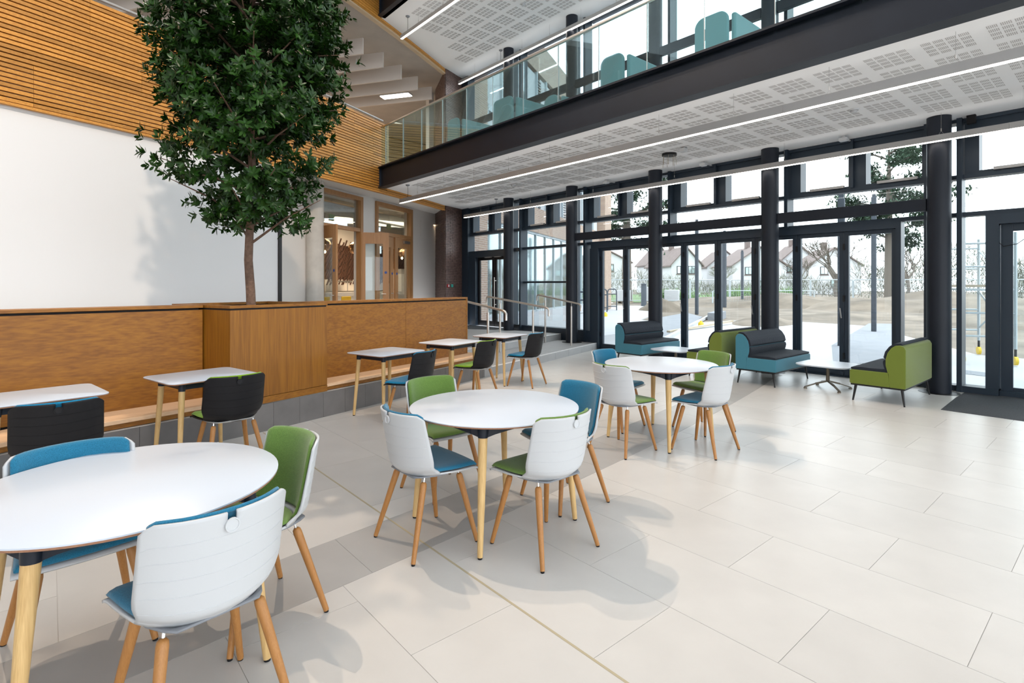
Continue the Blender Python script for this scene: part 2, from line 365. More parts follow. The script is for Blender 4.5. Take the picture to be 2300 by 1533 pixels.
# raised floor, plinth tiles and steps
rf = struct('floor_raised', MB().arc(lambda x: Wf(x)+.1 if x < 5.2 else S2f(x), -9, XF+.03, .0, .288, 9.0, 40), m_step)
st = struct('floor_step', MB().arc(Pf, 5.45, XF+.02, 0, .142, 2.0, 16, .012), m_step)
x = 5.46
while x < XF-.05:
    xe = min(x+.6, XF-.03)
    obj('tile', MB().arc(Pf, x+.002, xe-.002, 0, .141, .012, 3), m_step, st)
    obj('nosing', MB().arc(Pf, x+.001, xe-.001, .141, .147, .05, 3, -.002), m_nosing, st); x = xe
x = 5.05
while x < XF-.05:
    xe = min(x+.6, XF-.03)
    obj('tile', MB().arc(S2f, x+.002, xe-.002, .145, .286, .012, 3, -.008), m_step, rf)
    obj('nosing', MB().arc(S2f, x+.001, xe-.001, .286, .292, .05, 3, -.010), m_nosing, rf); x = xe
pl = struct('trim_1', MB().arc(Pf, -2.2, 5.46, 0, .287, .38, 24, .014), m_grout)
x = -2.1
while x < 5.45:
    xe = min(x+.3, 5.46); obj('tile', MB().arc(Pf, x+.0015, xe-.0015, 0, .284, .013, 2), m_plinth, pl); x = xe

# white wall under the balcony, with its black edge, and the recessed wall behind
struct('wall_left', MB().arc(SLf, -9, 3.34, .0, 3.86, .25, 20, .06), m_plaster)
tag(obj('corner_strip', MB().box(3.335,3.385,SLf(3.36)+.02,SLf(3.36)+.34,.29,3.80), m_blackm), 'narrow black metal strip up the end of the white wall', 'trim')
A0 = Vector((5.11,12.653)); U0 = Vector((.8723,.4890)); N0 = Vector((-.4890,.8723))
def wp(s_, n_=0): p = A0+U0*s_+N0*n_; return (p.x, p.y)
def wbox(mb, s0, s1, n0, n1, z0, z1, mi=0):
    return mb.prism([wp(s0,n0), wp(s1,n0), wp(s1,n1), wp(s0,n1)], z0, z1, mi)
def sof(x, y): return (Vector((x,y))-A0).dot(U0)
o1a, o1b = -.47, 1.24; o2a, o2b = 1.83, 3.74; zt = 3.80
mb = MB(); wbox(mb,-9,o1a,0,.25,0,3.95); wbox(mb,o1b,o2a,0,.25,0,3.95); wbox(mb,o2b,5.6,0,.25,0,3.95); wbox(mb,o1a,o1b,0,.25,zt,3.95); wbox(mb,o2a,o2b,0,.25,zt,3.95)
struct('wall_back', mb, m_plaster_w)
# soffit between the curved balcony and that wall
mb = MB()
for i in range(24):
    xa = -6+i*.65; xb_ = xa+.65
    def wl(x): return A0.y+(x-A0.x)*.5606+.15
    mb.prism([(xa,SLf(xa)+.1),(xb_,SLf(xb_)+.1),(xb_,max(wl(xb_),SLf(xb_)+.2)),(xa,max(wl(xa),SLf(xa)+.2))], 3.86, 3.90)
struct('ceiling_soffit', mb, m_plaster_w)
tag(obj('access_panel', wbox(MB(),4.28,4.66,-.012,0,3.05,3.55), m_plaster_w, bevel=.004), 'small square white access panel high on the plaster wall beside the brick pier', 'panel')
tag(obj('round_column', MB().lathe([(.19,.29),(.19,3.88)],32,(4.56,12.17,0)), m_conc, smooth=40), 'round bare concrete column in front of the white wall beside the oak doors', 'column')

# curved balcony front: slats
def slat_wall(name, label, z0, n, pitch, xs, x_end, cut=None):
    t = thing(name, label, 'balustrade', (x_end, SLf(x_end), z0))
    obj('backing', MB().arc(SLf, xs, x_end, z0, z0+n*pitch, .03, 40, .06), m_back, t, world=True)
    for r in range(n):
        za = z0+r*pitch+.008; zb = za+pitch-.016
        js = [[-.15,2.25,4.65],[-1.35,1.05,3.45,5.85],[.43,2.83,5.23]][0 if r < 9 else 1 if r < n-8 else 2]
        e = [xs]+[j for j in js if xs < j < x_end]+[x_end]
        for a, b in zip(e, e[1:]):
            obj('slat', MB().arc(SLf, a+.0015, b-.0015, za, zb, .035, max(2,int((b-a)*3)), 0), m_slat, t, world=True)
    return t
sw = slat_wall('slatted_balcony', 'long curved balcony front of orange horizontal timber slats', 3.79, 28, .06, -4.5, 6.34)
obj('bottom_trim', MB().arc(SLf, -4.5, 9.0, 3.755, 3.788, .09, 40, -.008), m_slat, sw, world=True)
obj('end_post', MB().arc(SLf, 6.34, 6.385, 4.3, 5.47, .09, 2, -.004), m_slat_b, sw, world=True)
obj('backing', MB().arc(SLf, 6.34, 9.0, 3.79, 3.99, .03, 12, .022), m_back, sw, world=True)
for r in range(3): obj('slat', MB().arc(SLf, 6.341, 9.0, 3.7955+r*.06, 3.844+r*.06, .022, 10), m_slat, sw, world=True)
obj('handrail', MB().tube([(x_, SLf(x_)+.03, 5.53) for x_ in [-4.5+i*.3 for i in range(36)]+[6.2]], .022, 10), m_alu, sw, world=True, smooth=60)
mb = MB()
for i in range(10): x_ = -4+i*1.1; mb.tube([(x_,SLf(x_)+.05,5.40),(x_,SLf(x_)+.05,5.52)], .008, 6)
obj('rail_brackets', mb, m_alu, sw, world=True)
# upper fascia
t = thing('slatted_fascia', 'upper curved timber slat fascia crossing the top of the picture beside the high ceiling', 'fascia', (9, SLf(9), 7.88))
obj('backing', MB().arc(SLf, 2.5, 9.05, 7.90, 10.0, .03, 24, .022), m_back, t, world=True)
for r in range(35):
    if r < 3: obj('slat', MB().arc(SLf, 2.5, 9.05, 7.8855+r*.06, 7.934+r*.06, .022, 20, 0 if r else -.004), m_slat, t, world=True)
    else: obj('slat', MB().arc(SLf, 2.5, 6.6, 7.8855+r*.06, 7.934+r*.06, .022, 14), m_slat, t, world=True)
obj('bottom_trim', MB().arc(SLf, 2.5, 9.05, 7.845, 7.882, .12, 24, -.006), m_slat_b, t, world=True)

# brick pier
t = thing('brick_pier', 'dark brown long-format brick pier at the far corner beside the glazing', 'pier', (9.5,13.9,.29))
A_, B_, C_, D_ = (9.02,13.62), (10.02,14.02), (10.3,15.3), (9.68,15.18)
obj('core', MB().prism([A_,B_,C_,D_], .29, 8.0), m_mortar, t, world=True)
mb = MB(); rnd = random.Random(3)
def brick_face(p, q, outn):
    p = Vector(p); q = Vector(q); d = (q-p); L_ = d.length; d.normalize(); ang = math.atan2(d.y, d.x); z = .29; r = 0
    nrm = Vector((d.y,-d.x))
    while z < 7.99:
        s_ = -(.12 if r%2 else 0)
        while s_ < L_:
            a = max(s_,0)+.003; b = min(s_+.24,L_)-.003
            if b-a > .02:
                pr = rnd.uniform(.004,.010); c = p+d*((a+b)/2)+nrm*(pr/2)
                mb.obox((c.x,c.y,z+.022), (b-a,.02+pr,.040), ang)
            s_ += .24
        z += .05; r += 1
brick_face(A_,B_,0); brick_face(D_,A_,0)
tag(obj('bricks', mb, m_brick_d, t, world=True), kind='stuff')
t = thing('call_point', 'red break-glass fire call point on the brick pier', 'alarm', (9.12,13.655,1.50), .38)
obj('housing', MB().box(-.045,.045,-.05,-.012,-.045,.045), m_red, t, bevel=.006); obj('face_plate', MB().box(-.03,.03,-.054,-.05,-.03,.03), m_white, t)
t = thing('door_release', 'green door release box beside the red call point', 'switch', (9.235,13.70,1.50), .38)
obj('housing', MB().box(-.045,.045,-.05,-.012,-.045,.045), m_teal, t, bevel=.006); obj('button', MB().lathe([(.018,0),(.018,.006)],16), m_black, t).rotation_euler = (PI/2,0,0)
t.children[1].location = (.0,-.05,0)

# mezzanine floor, steel beam, ceilings
mb = MB()
for i in range(14):
    xa = 6.2+i*(XF-6.15)/14; xb_ = xa+(XF-6.15)/14
    mb.prism([(xa,-7),(xb_,-7),(xb_,min(SLf(xb_),14.1)),(xa,min(SLf(xa),14.1))], ZC, 4.30)
mez = struct('ceiling', mb, m_ceil)
mb = MB()
for i in range(20):
    xa = -6+i*.85; xb_ = xa+.85
    mb.prism([(xa,SLf(xa)+.06),(xb_,SLf(xb_)+.06),(xb_,30),(xa,30)], 3.92, 4.28)
struct('floor_upper', mb, m_conc)
mb = MB()
for i in range(8):
    xa = 6.12+i*(XF-6.10)/8; xb_ = xa+(XF-6.10)/8
    mb.prism([(xa,-7),(xb_,-7),(xb_,SLf(xb_)),(xa,SLf(xa))], ZU, ZU+.3)
upc = struct('ceiling_upper', mb, m_ceil)
def perfs(z, ys, xs, parent):
    mb = MB()
    for iy in range(*ys):
        for ix in range(xs):
            x0 = 6.56+ix*.565; y0 = 1.45+iy*.496
            if y0 > SLf(x0)-.6: continue
            for a in range(4):
                for b in range(4):
                    bx = x0+a*.112; by = y0-.075-b*.098
                    for k in range(6):
                        yy = by+k*.0135
                        mb.add([(bx,yy,z-.0012),(bx+.078,yy,z-.0012),(bx+.078,yy+.0075,z-.0012),(bx,yy+.0075,z-.0012)], [(0,3,2,1)])
    tag(obj('perforation', mb, m_slot, parent), kind='stuff')
perfs(ZC, (-4,25), 5, mez); perfs(ZU, (8,26), 5, upc)
for nm, z0, lb in (('steel_beam',3.86,'long dark steel I-beam carrying the glass balustrade of the mezzanine'), ('upper_steel_beam',8.0,'short end of a dark steel beam at the top edge beside the high ceiling')):
    t = thing(nm, lb, 'beam', (XB,0,z0)); ye = SLf(XB)-.02
    mb = MB(); mb.box(XB-.10,XB+.10,-7,ye,z0,z0+.022); mb.box(XB-.10,XB+.10,-7,ye,z0+.478,z0+.50); obj('flanges', mb, m_beam, t, world=True)
    obj('web', MB().box(XB-.008,XB+.008,-7,ye-.01,z0+.02,z0+.48), m_beam, t, world=True)
    obj('end_plate', MB().box(XB-.10,XB+.10,ye-.012,ye,z0,z0+.5), m_beam, t, world=True)

# glass balustrade
t = thing('glass_balustrade', 'frameless glass balustrade above the dark steel beam', 'balustrade', (XB,0,4.36))
by = [12.0,11.78,10.95,10.15,9.33,8.49,7.67,6.845,6.02,5.19,4.35,3.51,2.66,1.83,1.0,.17,-.66,-1.5,-2.3,-3.2]
for a, b in zip(by, by[1:]):
    obj('glass_panel', MB().box(XB-.008,XB+.008,b+.006,a-.006,4.30,5.31), m_bal, t, world=True)
for a in by[1:-1]: obj('joint_strip', MB().box(XB-.009,XB+.009,a-.004,a+.004,4.36,5.31), m_alu, t, world=True)
obj('handrail', MB().box(XB-.025,XB+.025,-3.2,12.0,5.31,5.345), m_steel, t, world=True, bevel=.006)
obj('base_channel', MB().box(XB-.03,XB+.03,-3.2,12.0,4.36,4.40), m_beam, t, world=True)

# walls around the part of the hall behind the camera and the roof with its rooflight
mb = MB().box(-9,XF,-7.2,-7,0,.4).box(-9,XF,-7.2,-7,3.4,4.3).box(-9,XF,-7.2,-7,8.0,11.5)
for k in range(9): mb.box(-9+k*2.38,-8.9+k*2.38,-7.2,-7,0,11)
struct('wall_rear', mb, m_dark)  # unseen; bays left open to let extra daylight onto walls and ceilings
struct('ground_rear', MB().box(-60,60,-90,-7.3,-.4,-.05), m_pave); struct('wall_far_left', MB().box(-9.2,-9,-7,12,0,11.5), m_plaster)
mb = MB(); mb.box(-9,-.2,-7,16,11.3,11.5); mb.box(2.4,6.3,-7,16,11.3,11.5); mb.box(-.2,2.4,-7,-1,11.3,11.5); mb.box(-.2,2.4,5.5,16,11.3,11.5); mb.box(6.02,6.2,-7,11.9,8.5,11.3)
struct('ceiling_roof', mb, m_plaster)
struct('wall_balcony', MB().arc(SLf,-9,6.6,10.0,11.4,.2,20,.05), m_plaster)

# ---- upper storey behind the balcony
mb = MB()
for i in range(26):
    xa = -5+i*.95; xb_ = xa+.95; lo = lambda x: SLf(x)+.1 if x < 9.9 else 15.2+.56*(x-10)
    mb.prism([(xa,lo(xa)),(xb_,lo(xb_)),(xb_,27),(xa,27)], 7.95, 8.1)
struct('ceiling_concrete', mb, m_soffit)
proto = None
for i in range(-9, 8):
    ex, ey = 5.95+i*.775, 12.70+i*.43; onm = ['first','second','third','fourth','fifth','sixth','seventh','eighth','ninth','tenth','eleventh','twelfth','thirteenth','fourteenth'][max(0,4-i)] if i <= 4 else 'extra'
    if i < -1: ey = SLf(ex)+.55+max(0,(-i-4))*.02
    if ex > 9.6: continue
    lab = 'pale acoustic baffle under the upper concrete ceiling, '+onm+' counting from the brick pier'
    if proto is None:
        proto = tag(obj('acoustic_baffle', MB().box(0,.05,0,6.5,0,.40), m_baffle), lab, 'baffle', 'acoustic baffles over the upper floor')
        proto.location = (ex,ey,7.3); proto.rotation_euler = (0,0,math.radians(33)); pass
    else:
        c = proto.copy(); COL.objects.link(c); c['label'] = lab; c.location = (ex,ey,7.3); c.rotation_euler = (0,0,math.radians(33+(i<0)*i*1.0))
t = thing('ceiling_light', 'glowing rectangular light panel among the baffles of the upper floor', 'light', (8.06,14.88,7.28), math.radians(-57))
obj('diffuser', MB().box(-.47,.47,-.13,.13,0,.02), m_panel, t); obj('housing', MB().box(-.49,.49,-.15,.15,.021,.06), m_alu, t)
obj('hanger', MB().tube([(-.4,0,.06),(-.4,0,.65)],.004,6), m_alu, t); obj('hanger', MB().tube([(.4,0,.06),(.4,0,.65)],.004,6), m_alu, t)
t = struct('wall_upper_back', MB().box(6.0,18,21.4,21.6,4.28,7.95), m_back)
for k in range(22): obj('slat', MB().box(6.0,18,21.34,21.4,4.30+k*.165,4.44+k*.165), m_slat_b, t)
struct('wall_upper_side', MB().box(-9,6.0,21.4,21.6,4.28,7.95), m_plaster_w)
struct('trim_2', MB().box(9.62,9.80,15.5,15.7,4.28,7.95), m_plaster_w)

# ================================================================ FACADE
fins = [-5.36,-3.0,-.64,1.69,4.08,6.44,8.80,11.16,13.68]
fd = lambda mb, y0, y1, z0, z1, x0=9.85, x1=10.11: mb.box(x0,x1,y0,y1,z0,z1)
def part(par, nm, mb, m, **k): return obj(nm, mb, m, par, world=True, **k)
wn_ = 0
for bi in range(len(fins)-1):
    y0, y1 = fins[bi], fins[bi+1]; yf2 = y0+.42; last = bi == len(fins)-2
    zb = .0 if y0 < 8.5 else (.145 if y0 < 9 else .29)
    for lvl in (0, 1):
        wn_ += 1; w = struct('window_%d' % wn_, loc=(XF,y0,zb if lvl == 0 else 4.3))
        za, zz = (zb, 3.90) if lvl == 0 else (4.30, 8.0)
        door_bay = lvl == 0 and bi in (3,4,5)
        part(w, 'mullion', fd(MB(), y0, y0+.06, (2.52 if lvl == 0 and bi in (4,5) else za), zz), m_dark)
        ztop_door = 2.52
        part(w, 'mullion', fd(MB(), yf2-.03, yf2+.02, (2.52 if door_bay and bi != 3 else za), zz), m_dark)
        if bi == 3 and lvl == 0: pass
        trs = {0:[3.04], 1:[6.42]}[lvl]
        mbt = []
        if lvl == 0:
            part(w, 'transom', MB().box(9.93,10.11,y0+.06,y1,3.04,3.10), m_dark)
            if y0 < 11: part(w, 'transom', MB().box(9.93,10.11,y0+.06,y1,2.50,2.56), m_dark)
            part(w, 'head', MB().box(9.93,10.15,y0+.06,y1,3.85,3.90), m_dark)
            zs = .0
            # vents: a pair of tilting lights with deep frames
            for va, vb in ((yf2+.02,(yf2+y1)/2-.02),((yf2+y1)/2+.02,y1-.01)):
                fr = MB(); fr.box(9.98,10.16,va,va+.05,3.14,3.72); fr.box(9.98,10.22,vb-.16,vb,3.10,3.849); fr.box(9.98,10.22,va,vb-.16,3.72,3.849); fr.box(9.98,10.16,va,vb-.16,3.10,3.14)
                f = part(w, 'vent_frame', fr, m_dark); part(f, 'pane', MB().box(10.17,10.176,va+.04,vb-.12,3.12,3.74), m_glass)
                yc = (va+vb)/2-.08; f2 = part(f, 'actuator', MB().box(9.90,9.96,yc-.30,yc+.22,3.115,3.155), m_alu)
            part(w, 'divider', MB().box(9.90,10.16,(yf2+y1)/2-.02,(yf2+y1)/2+.02,3.10,3.88), m_dark)
            part(w, 'pane', MB().box(10.07,10.076,y0+.06,yf2-.03,3.10,3.85), m_glass)
            if y0 < 11: part(w, 'pane', MB().box(10.07,10.076,y0+.06,y1,2.56,3.04), m_glass)
            else: part(w, 'pane', MB().box(10.07,10.076,y0+.06,y1,2.55,3.04), m_glass)
            if bi in (0,1,2):
                part(w, 'pane', MB().box(10.07,10.076,y0+.06,y1,.06,2.50), m_glass); part(w, 'sill', MB().box(9.93,10.12,y0,y1,-.02,.07), m_dark)
            if bi == 3:     # narrow light beside the fin, sofa end
                part(w, 'pane', MB().box(10.07,10.076,y0+.06,2.44,.06,2.50), m_glass); part(w, 'sill', MB().box(9.90,10.12,y0,2.44,-.02,.08), m_dark)
            if bi == 6:
                part(w, 'transom', MB().box(9.95,10.11,yf2,y1,1.575,1.625), m_dark)
                for p0, p1, q0, q1 in ((yf2+.02,y1,1.625,2.50),(yf2+.02,y1,.42,1.575),(y0+.06,yf2-.03,.42,2.50)):
                    part(w, 'pane', MB().box(10.07,10.076,p0,p1,q0,q1), m_glass)
                part(w, 'sill', MB().box(9.90,10.12,y0,y1,.0,.42), m_dark)
            if bi == 5: part(w, 'sill', MB().box(9.90,10.12,8.701,y1-.001,.0,.42), m_dark); part(w, 'pane', MB().box(10.07,10.076,8.70,y1,.42,2.5), m_glass)
            if bi == 7:
                part(w, 'pane', MB().box(10.07,10.076,y0+.06,yf2-.03,.42,2.5), m_glass); part(w, 'sill', MB().box(9.90,10.12,y0,yf2,.20,.42), m_dark)
                part(w, 'transom', MB().box(9.93,10.11,y0+.06,y1,2.47,2.56), m_dark)
                part(w, 'jamb', MB().box(9.85,10.11,13.62,13.95,.29,3.9), m_dark)
        else:
            part(w, 'transom', MB().box(9.93,10.11,y0+.06,y1,4.42,4.50), m_dark)
            part(w, 'pane', MB().box(10.07,10.076,y0+.06,y1,4.50,7.9), m_glass); part(w, 'head', MB().box(9.93,10.15,y0+.06,y1,7.92,8.0), m_dark)
            part(w, 'spandrel', MB().box(9.98,10.15,y0,y1,3.90,4.44), m_dark)
            if last: part(w, 'jamb', MB().box(9.85,10.11,13.62,13.95,4.3,8.0), m_dark)
# columns and the hollow-section rails between them
cn = ['nearest dark round steel column, right of the green sofa','dark round steel column behind the blue sofa','dark round steel column left of the green-backed sofa','dark round steel column rising from the first step','dark round steel column by the far entrance doors']
for i, yc in enumerate((1.90,4.27,6.63,9.0,11.37)):
    zb = (0,0,0,.145,.29)[i]; t = thing('steel_column', cn[i], 'column', (9.6,yc,zb))
    obj('shaft', MB().lathe([(.142,0),(.142,ZC-zb+.01)],36), m_beam, t, smooth=40)
    obj('shaft', MB().lathe([(.142,4.29-zb),(.142,ZU-zb)],36), m_beam, t, smooth=40)
    obj('floor_collar', MB().lathe([(.24,-.002),(.24,.004),(.15,.005)],36), m_blackm, t, smooth=40)
    if i < 3: pass
for i, (ya, yb) in enumerate(((2.04,4.13),(4.41,6.49),(6.77,8.86))):
    tag(obj('tie_rail', MB().box(9.55,9.65,ya,yb,2.585,2.76), m_beam, bevel=.008), ('dark box-section rail between the nearest column and the next','dark box-section rail spanning behind the blue sofa','dark box-section rail left of the middle column')[i], 'rail')
for i, (ya, yb) in enumerate(((-.6,1.76),(2.04,4.13),(4.41,6.49),(6.77,8.86),(9.14,11.23),(11.51,13.6))):
    tag(obj('tie_rail', MB().box(9.55,9.65,ya,yb,6.24,6.42), m_beam, bevel=.008), 'dark box-section rail between upper-storey columns, '+['first','second','third','fourth','fifth','sixth'][i]+' from the picture right', 'rail', 'upper storey tie rails')
# bifold doors
d1 = struct('door_1', loc=(XF,5.4,0))
part(d1, 'head_frame', MB().box(9.92,10.12,2.43,8.68,2.40,2.52), m_dark); part(d1, 'threshold', MB().box(9.95,10.15,2.43,8.68,-.015,.02), m_dark)
part(d1, 'jamb', MB().box(9.92,10.12,2.43,2.50,.02,2.40), m_dark); part(d1, 'jamb', MB().box(9.905,10.12,8.44,8.699,.02,2.398), m_dark)
ed = [2.50,3.235,3.98,4.72,5.46,6.21,6.955,7.70,8.44]
for i in range(8):
    a, b = ed[i]+.003, ed[i+1]-.003
    f = MB(); s_ = .066
    f.box(9.99,10.06,a,a+s_,.02,2.40); f.box(9.99,10.06,b-s_,b,.02,2.40); f.box(9.99,10.06,a+s_,b-s_,2.335,2.40); f.box(9.99,10.06,a+s_,b-s_,.02,.13)
    lf = part(d1, 'leaf', f, m_dark, bevel=.004); part(lf, 'pane', MB().box(10.02,10.028,a+s_,b-s_,.13,2.335), m_glass)
    for zh in (.3,1.25,2.1): part(lf, 'hinge', MB().box(9.97,9.99,b-.015,b+.015,zh,zh+.10), m_blackm)
    if i in (1,3,5,7):
        part(lf, 'lever_handle', MB().tube([(9.97,a+.03,.98),(9.955,a+.03,1.0),(9.95,a+.045,1.14)], .011, 8), m_alu, smooth=60)
# far entrance door pair
d2 = struct('door_2', loc=(XF,12.5,.29))
part(d2, 'frame', MB().box(9.90,10.10,11.56,11.70,.29,2.55).box(9.90,10.10,13.30,13.62,.29,2.55).box(9.90,10.10,11.70,13.30,2.36,2.47), m_dark)
for a, b, h_ in ((11.70,12.49,12.41),(12.51,13.30,12.59)):
    f = MB(); f.box(10,10.05,a,a+.09,.30,2.36); f.box(10,10.05,b-.09,b,.30,2.36); f.box(10,10.05,a+.09,b-.09,2.27,2.36); f.box(10,10.05,a+.09,b-.09,.30,.45)
    lf = part(d2, 'leaf', f, m_black); part(lf, 'pane', MB().box(10.02,10.028,a+.09,b-.09,.45,2.27), m_glass)
    part(lf, 'pull_handle', MB().tube([(9.93,h_,.85),(9.93,h_,1.75)], .014, 8).tube([(9.93,h_,.95),(10.0,h_,.95)],.009,6).tube([(9.93,h_,1.65),(10.0,h_,1.65)],.009,6), m_steel, smooth=60)
    part(lf, 'door_closer', MB().box(9.93,9.99,(12.3 if a > 12 else 12.2)+(.3 if a > 12 else -.05),(12.3 if a > 12 else 12.2)+(.58 if a > 12 else .23),2.34,2.44), m_alu)
# near entrance doors, right edge
d3 = struct('door_3', loc=(XF,.5,0))
part(d3, 'frame', MB().box(9.88,10.12,1.30,1.44,0,2.50).box(9.88,10.12,-.64,1.30,2.36,2.50).box(9.95,10.12,-.64,1.3,-.01,.02), m_dark)
f = MB(); f.box(10,10.05,1.17,1.295,.02,2.36); f.box(10,10.05,.30,.40,.02,2.36); f.box(10,10.05,.40,1.17,2.26,2.36); f.box(10,10.05,.40,1.17,.02,.12)
lf = part(d3, 'leaf', f, m_dark, bevel=.003); part(lf, 'pane', MB().box(10.02,10.028,.40,1.17,.12,2.26), m_glass)
f = MB(); f.box(10,10.05,-.60,-.5,.02,2.36); f.box(10,10.05,.19,.29,.02,2.36); f.box(10,10.05,-.5,.19,2.26,2.36); f.box(10,10.05,-.5,.19,.02,.12)
lf2 = part(d3, 'leaf', f, m_dark); part(lf2, 'pane', MB().box(10.02,10.028,-.5,.19,.12,2.26), m_glass)
part(lf, 'door_closer', MB().box(9.92,9.98,.62,1.22,2.37,2.44), m_white, bevel=.01)
part(lf, 'cable', MB().tube([(9.93,1.26,2.40),(9.93,1.33,2.30),(9.93,1.34,2.15),(9.94,1.26,2.05),(9.95,1.12,2.08),(9.96,1.02,2.17)], .005, 6), m_black, smooth=60)
w = struct('window_side', loc=(XF,1.5,0))
part(w, 'pane', MB().box(10.07,10.076,1.44,1.69,.09,2.50), m_glass); part(w, 'sill', MB().box(9.86,10.10,1.30,1.76,0,.09), m_dark)
tag(obj('control_box', MB().box(9.79,9.86,1.53,1.63,3.78,3.90), m_black, bevel=.004), 'small dark control box under the ceiling right of the nearest column', 'box')

# oak doors into the cafe
def oak_frame(nm, a, b):
    d = struct(nm, loc=(*wp(a),.29)); fr = MB()
    wbox(fr,a,a+.10,-.05,.10,.29,zt-.10); wbox(fr,b-.10,b,-.05,.10,.29,zt-.10); wbox(fr,a,b,-.05,.10,zt-.10,zt); wbox(fr,a+.1,b-.1,-.03,.10,2.90,2.99)
    part(d, 'frame', fr, m_oakD); part(d, 'transom_pane', wbox(MB(),a+.10,b-.10,.04,.048,2.99,zt-.10), m_glass)
    return d
def oak_leaf(parent, hx, ang, wd_, side):
    # leaf in its own frame: hinge at origin, along +s*side
    c, s_ = math.cos(ang), math.sin(ang); B = A0+U0*hx+N0*(.02 if True else 0)
    def T(x, y, z): return (B.x+c*x-s_*y, B.y+s_*x+c*y, z)
    def bx(mb, x0, x1, y0, y1, z0, z1): mb.add([T(x0,y0,z0),T(x1,y0,z0),T(x1,y1,z0),T(x0,y1,z0),T(x0,y0,z1),T(x1,y0,z1),T(x1,y1,z1),T(x0,y1,z1)],[(0,3,2,1),(4,5,6,7),(0,1,5,4),(1,2,6,5),(2,3,7,6),(3,0,4,7)]); return mb
    f = MB(); W_ = wd_; v0, v1 = .16, W_-.16
    bx(f,.005,v0,0,.045,.30,2.89); bx(f,v1,W_-.005,0,.045,.30,2.89); bx(f,v0,v1,0,.045,2.60,2.89); bx(f,v0,v1,0,.045,.30,.62)
    lf = part(parent, 'leaf', f, m_oakD); part(lf, 'vision_pane', bx(MB(),v0,v1,.02,.026,.62,2.60), m_glass)
    xx = W_-.085
    for yy in (-.004,.049):
        m_ = MB(); m_.add([T(xx+.035*math.cos(2*PI*k/16), yy, 1.85+.035*math.sin(2*PI*k/16)) for k in range(16)]+[T(xx+.035*math.cos(2*PI*k/16), yy+(-.002 if yy<0 else .002), 1.85+.035*math.sin(2*PI*k/16)) for k in range(16)], [tuple(range(16)),tuple(range(31,15,-1))]+[(k,(k+1)%16,16+(k+1)%16,16+k) for k in range(16)])
        part(lf, 'blue_disc', m_, m_bluedot)
        y2 = yy*1.0+(-.04 if yy < 0 else .04)
        part(lf, 'lever_handle', MB().tube([T(xx,yy,1.29),T(xx,y2,1.29),T(xx-.11,y2,1.29)], .010, 8), m_steel, smooth=60)
    return lf
ua = math.atan2(U0.y, U0.x)
do1 = oak_frame('door_4', o1a, o1b); do2 = oak_frame('door_5', o2a, o2b)
oak_leaf(do1, o1a+.10, ua-math.radians(111.5), .74, 1)
oak_leaf(do1, o1b-.09, math.radians(-27), .76, 1)
oak_leaf(do2, o2a+.10, ua, .853, 1)
lf = oak_leaf(do2, o2b-.10, ua+PI, .853, -1)
mb = MB(); wbox(mb, 3.20,3.50,-.09,-.03,2.74,2.82); part(do2, 'door_closer', mb, m_steel)
mb = MB(); wbox(mb, o1a+.12,o1a+.32,-.09,-.03,2.74,2.84); part(do1, 'door_closer', mb, m_steel)

# cafe beyond the doors
cz = .29
mb = MB(); wbox(mb,-3,9.6,3.4,3.6,cz,3.95); struct('wall_cafe', mb, m_plaster_w)
mb = MB(); wbox(mb,-3,9.6,.26,3.4,3.93,4.0); struct('ceiling_cafe', mb, mat('dark_services', (.05,.045,.04), .9))
mb = MB(); wbox(mb,-3.1,-3,.26,3.6,cz,3.95); wbox(mb,9.6,9.7,-.9,3.6,cz,3.95); struct('wall_cafe_side', mb, m_plaster_w)
mb = MB(); wbox(mb,-3,9.6,.26,3.4,cz-.1,cz); struct('floor_cafe', mb, m_step)
t = thing('lath_cladding', 'dark brown slanted lath cladding behind the cafe counter with a ragged lower edge', 'cladding', (*wp(5,3.35),1.6))
rr = random.Random(5); mb = MB()
for i in range(96):
    s0 = 1.6+i*.078; zl = 1.62+rr.uniform(-.10,.16)
    for j in range(5):
        z0 = zl+.26*j; p = wp(s0+.05*j,3.37); q = wp(s0+.16+.05*j,3.37); z1 = z0+.27+(rr.uniform(-.05,.05) if j == 4 else 0)
        mb.bar((p[0],p[1],z0),(q[0],q[1],z1), .03, .035)
tag(obj('laths', mb, mat('brown_lath', (.10,.05,.035), .5), t, world=True), kind='stuff')
part(t, 'backing', wbox(MB(),1.7,9.4,3.385,3.398,1.72,2.88), mat('brown_board', (.05,.028,.022), .8))
t = thing('cafe_counter', 'white cafe counter seen through the open oak doors', 'counter', (*wp(4,2.1),cz))
part(t, 'worktop', wbox(MB(),.8,9.3,1.75,2.35,1.19,1.30), m_white); part(t, 'front', wbox(MB(),.9,9.2,1.85,2.25,cz,1.19), m_plaster)
t = thing('back_counter', 'low back counter with a steel top under the cladding in the cafe', 'counter', (*wp(5,3.1),cz))
part(t, 'worktop', wbox(MB(),1,9.3,2.9,3.36,1.26,1.32), m_steel); part(t, 'front', wbox(MB(),1.1,9.2,2.95,3.36,cz,1.26), m_plaster_w)
for i, (s_, n_) in enumerate(((2.9,3.1),(4.35,3.1))):
    t = thing('heated_gantry', ('stainless steel heated gantry on the cafe counter left of the open door leaf','stainless steel shelf stand at the right side of the open doorway')[i], 'shelf', (*wp(s_,n_),1.32))
    part(t, 'shelf', wbox(MB(),s_-.45,s_+.45,n_-.15,n_+.15,1.62,1.67), m_steel)
    for k in (-.4,.4): p = wp(s_+k,n_); part(t, 'post', MB().tube([(*p,1.32),(*p,1.63)],.015,8), m_steel)
t = thing('coffee_machine', 'tall white machine with grey top on the cafe counter behind the closed doors', 'machine', (*wp(6.35,2.05),1.30))
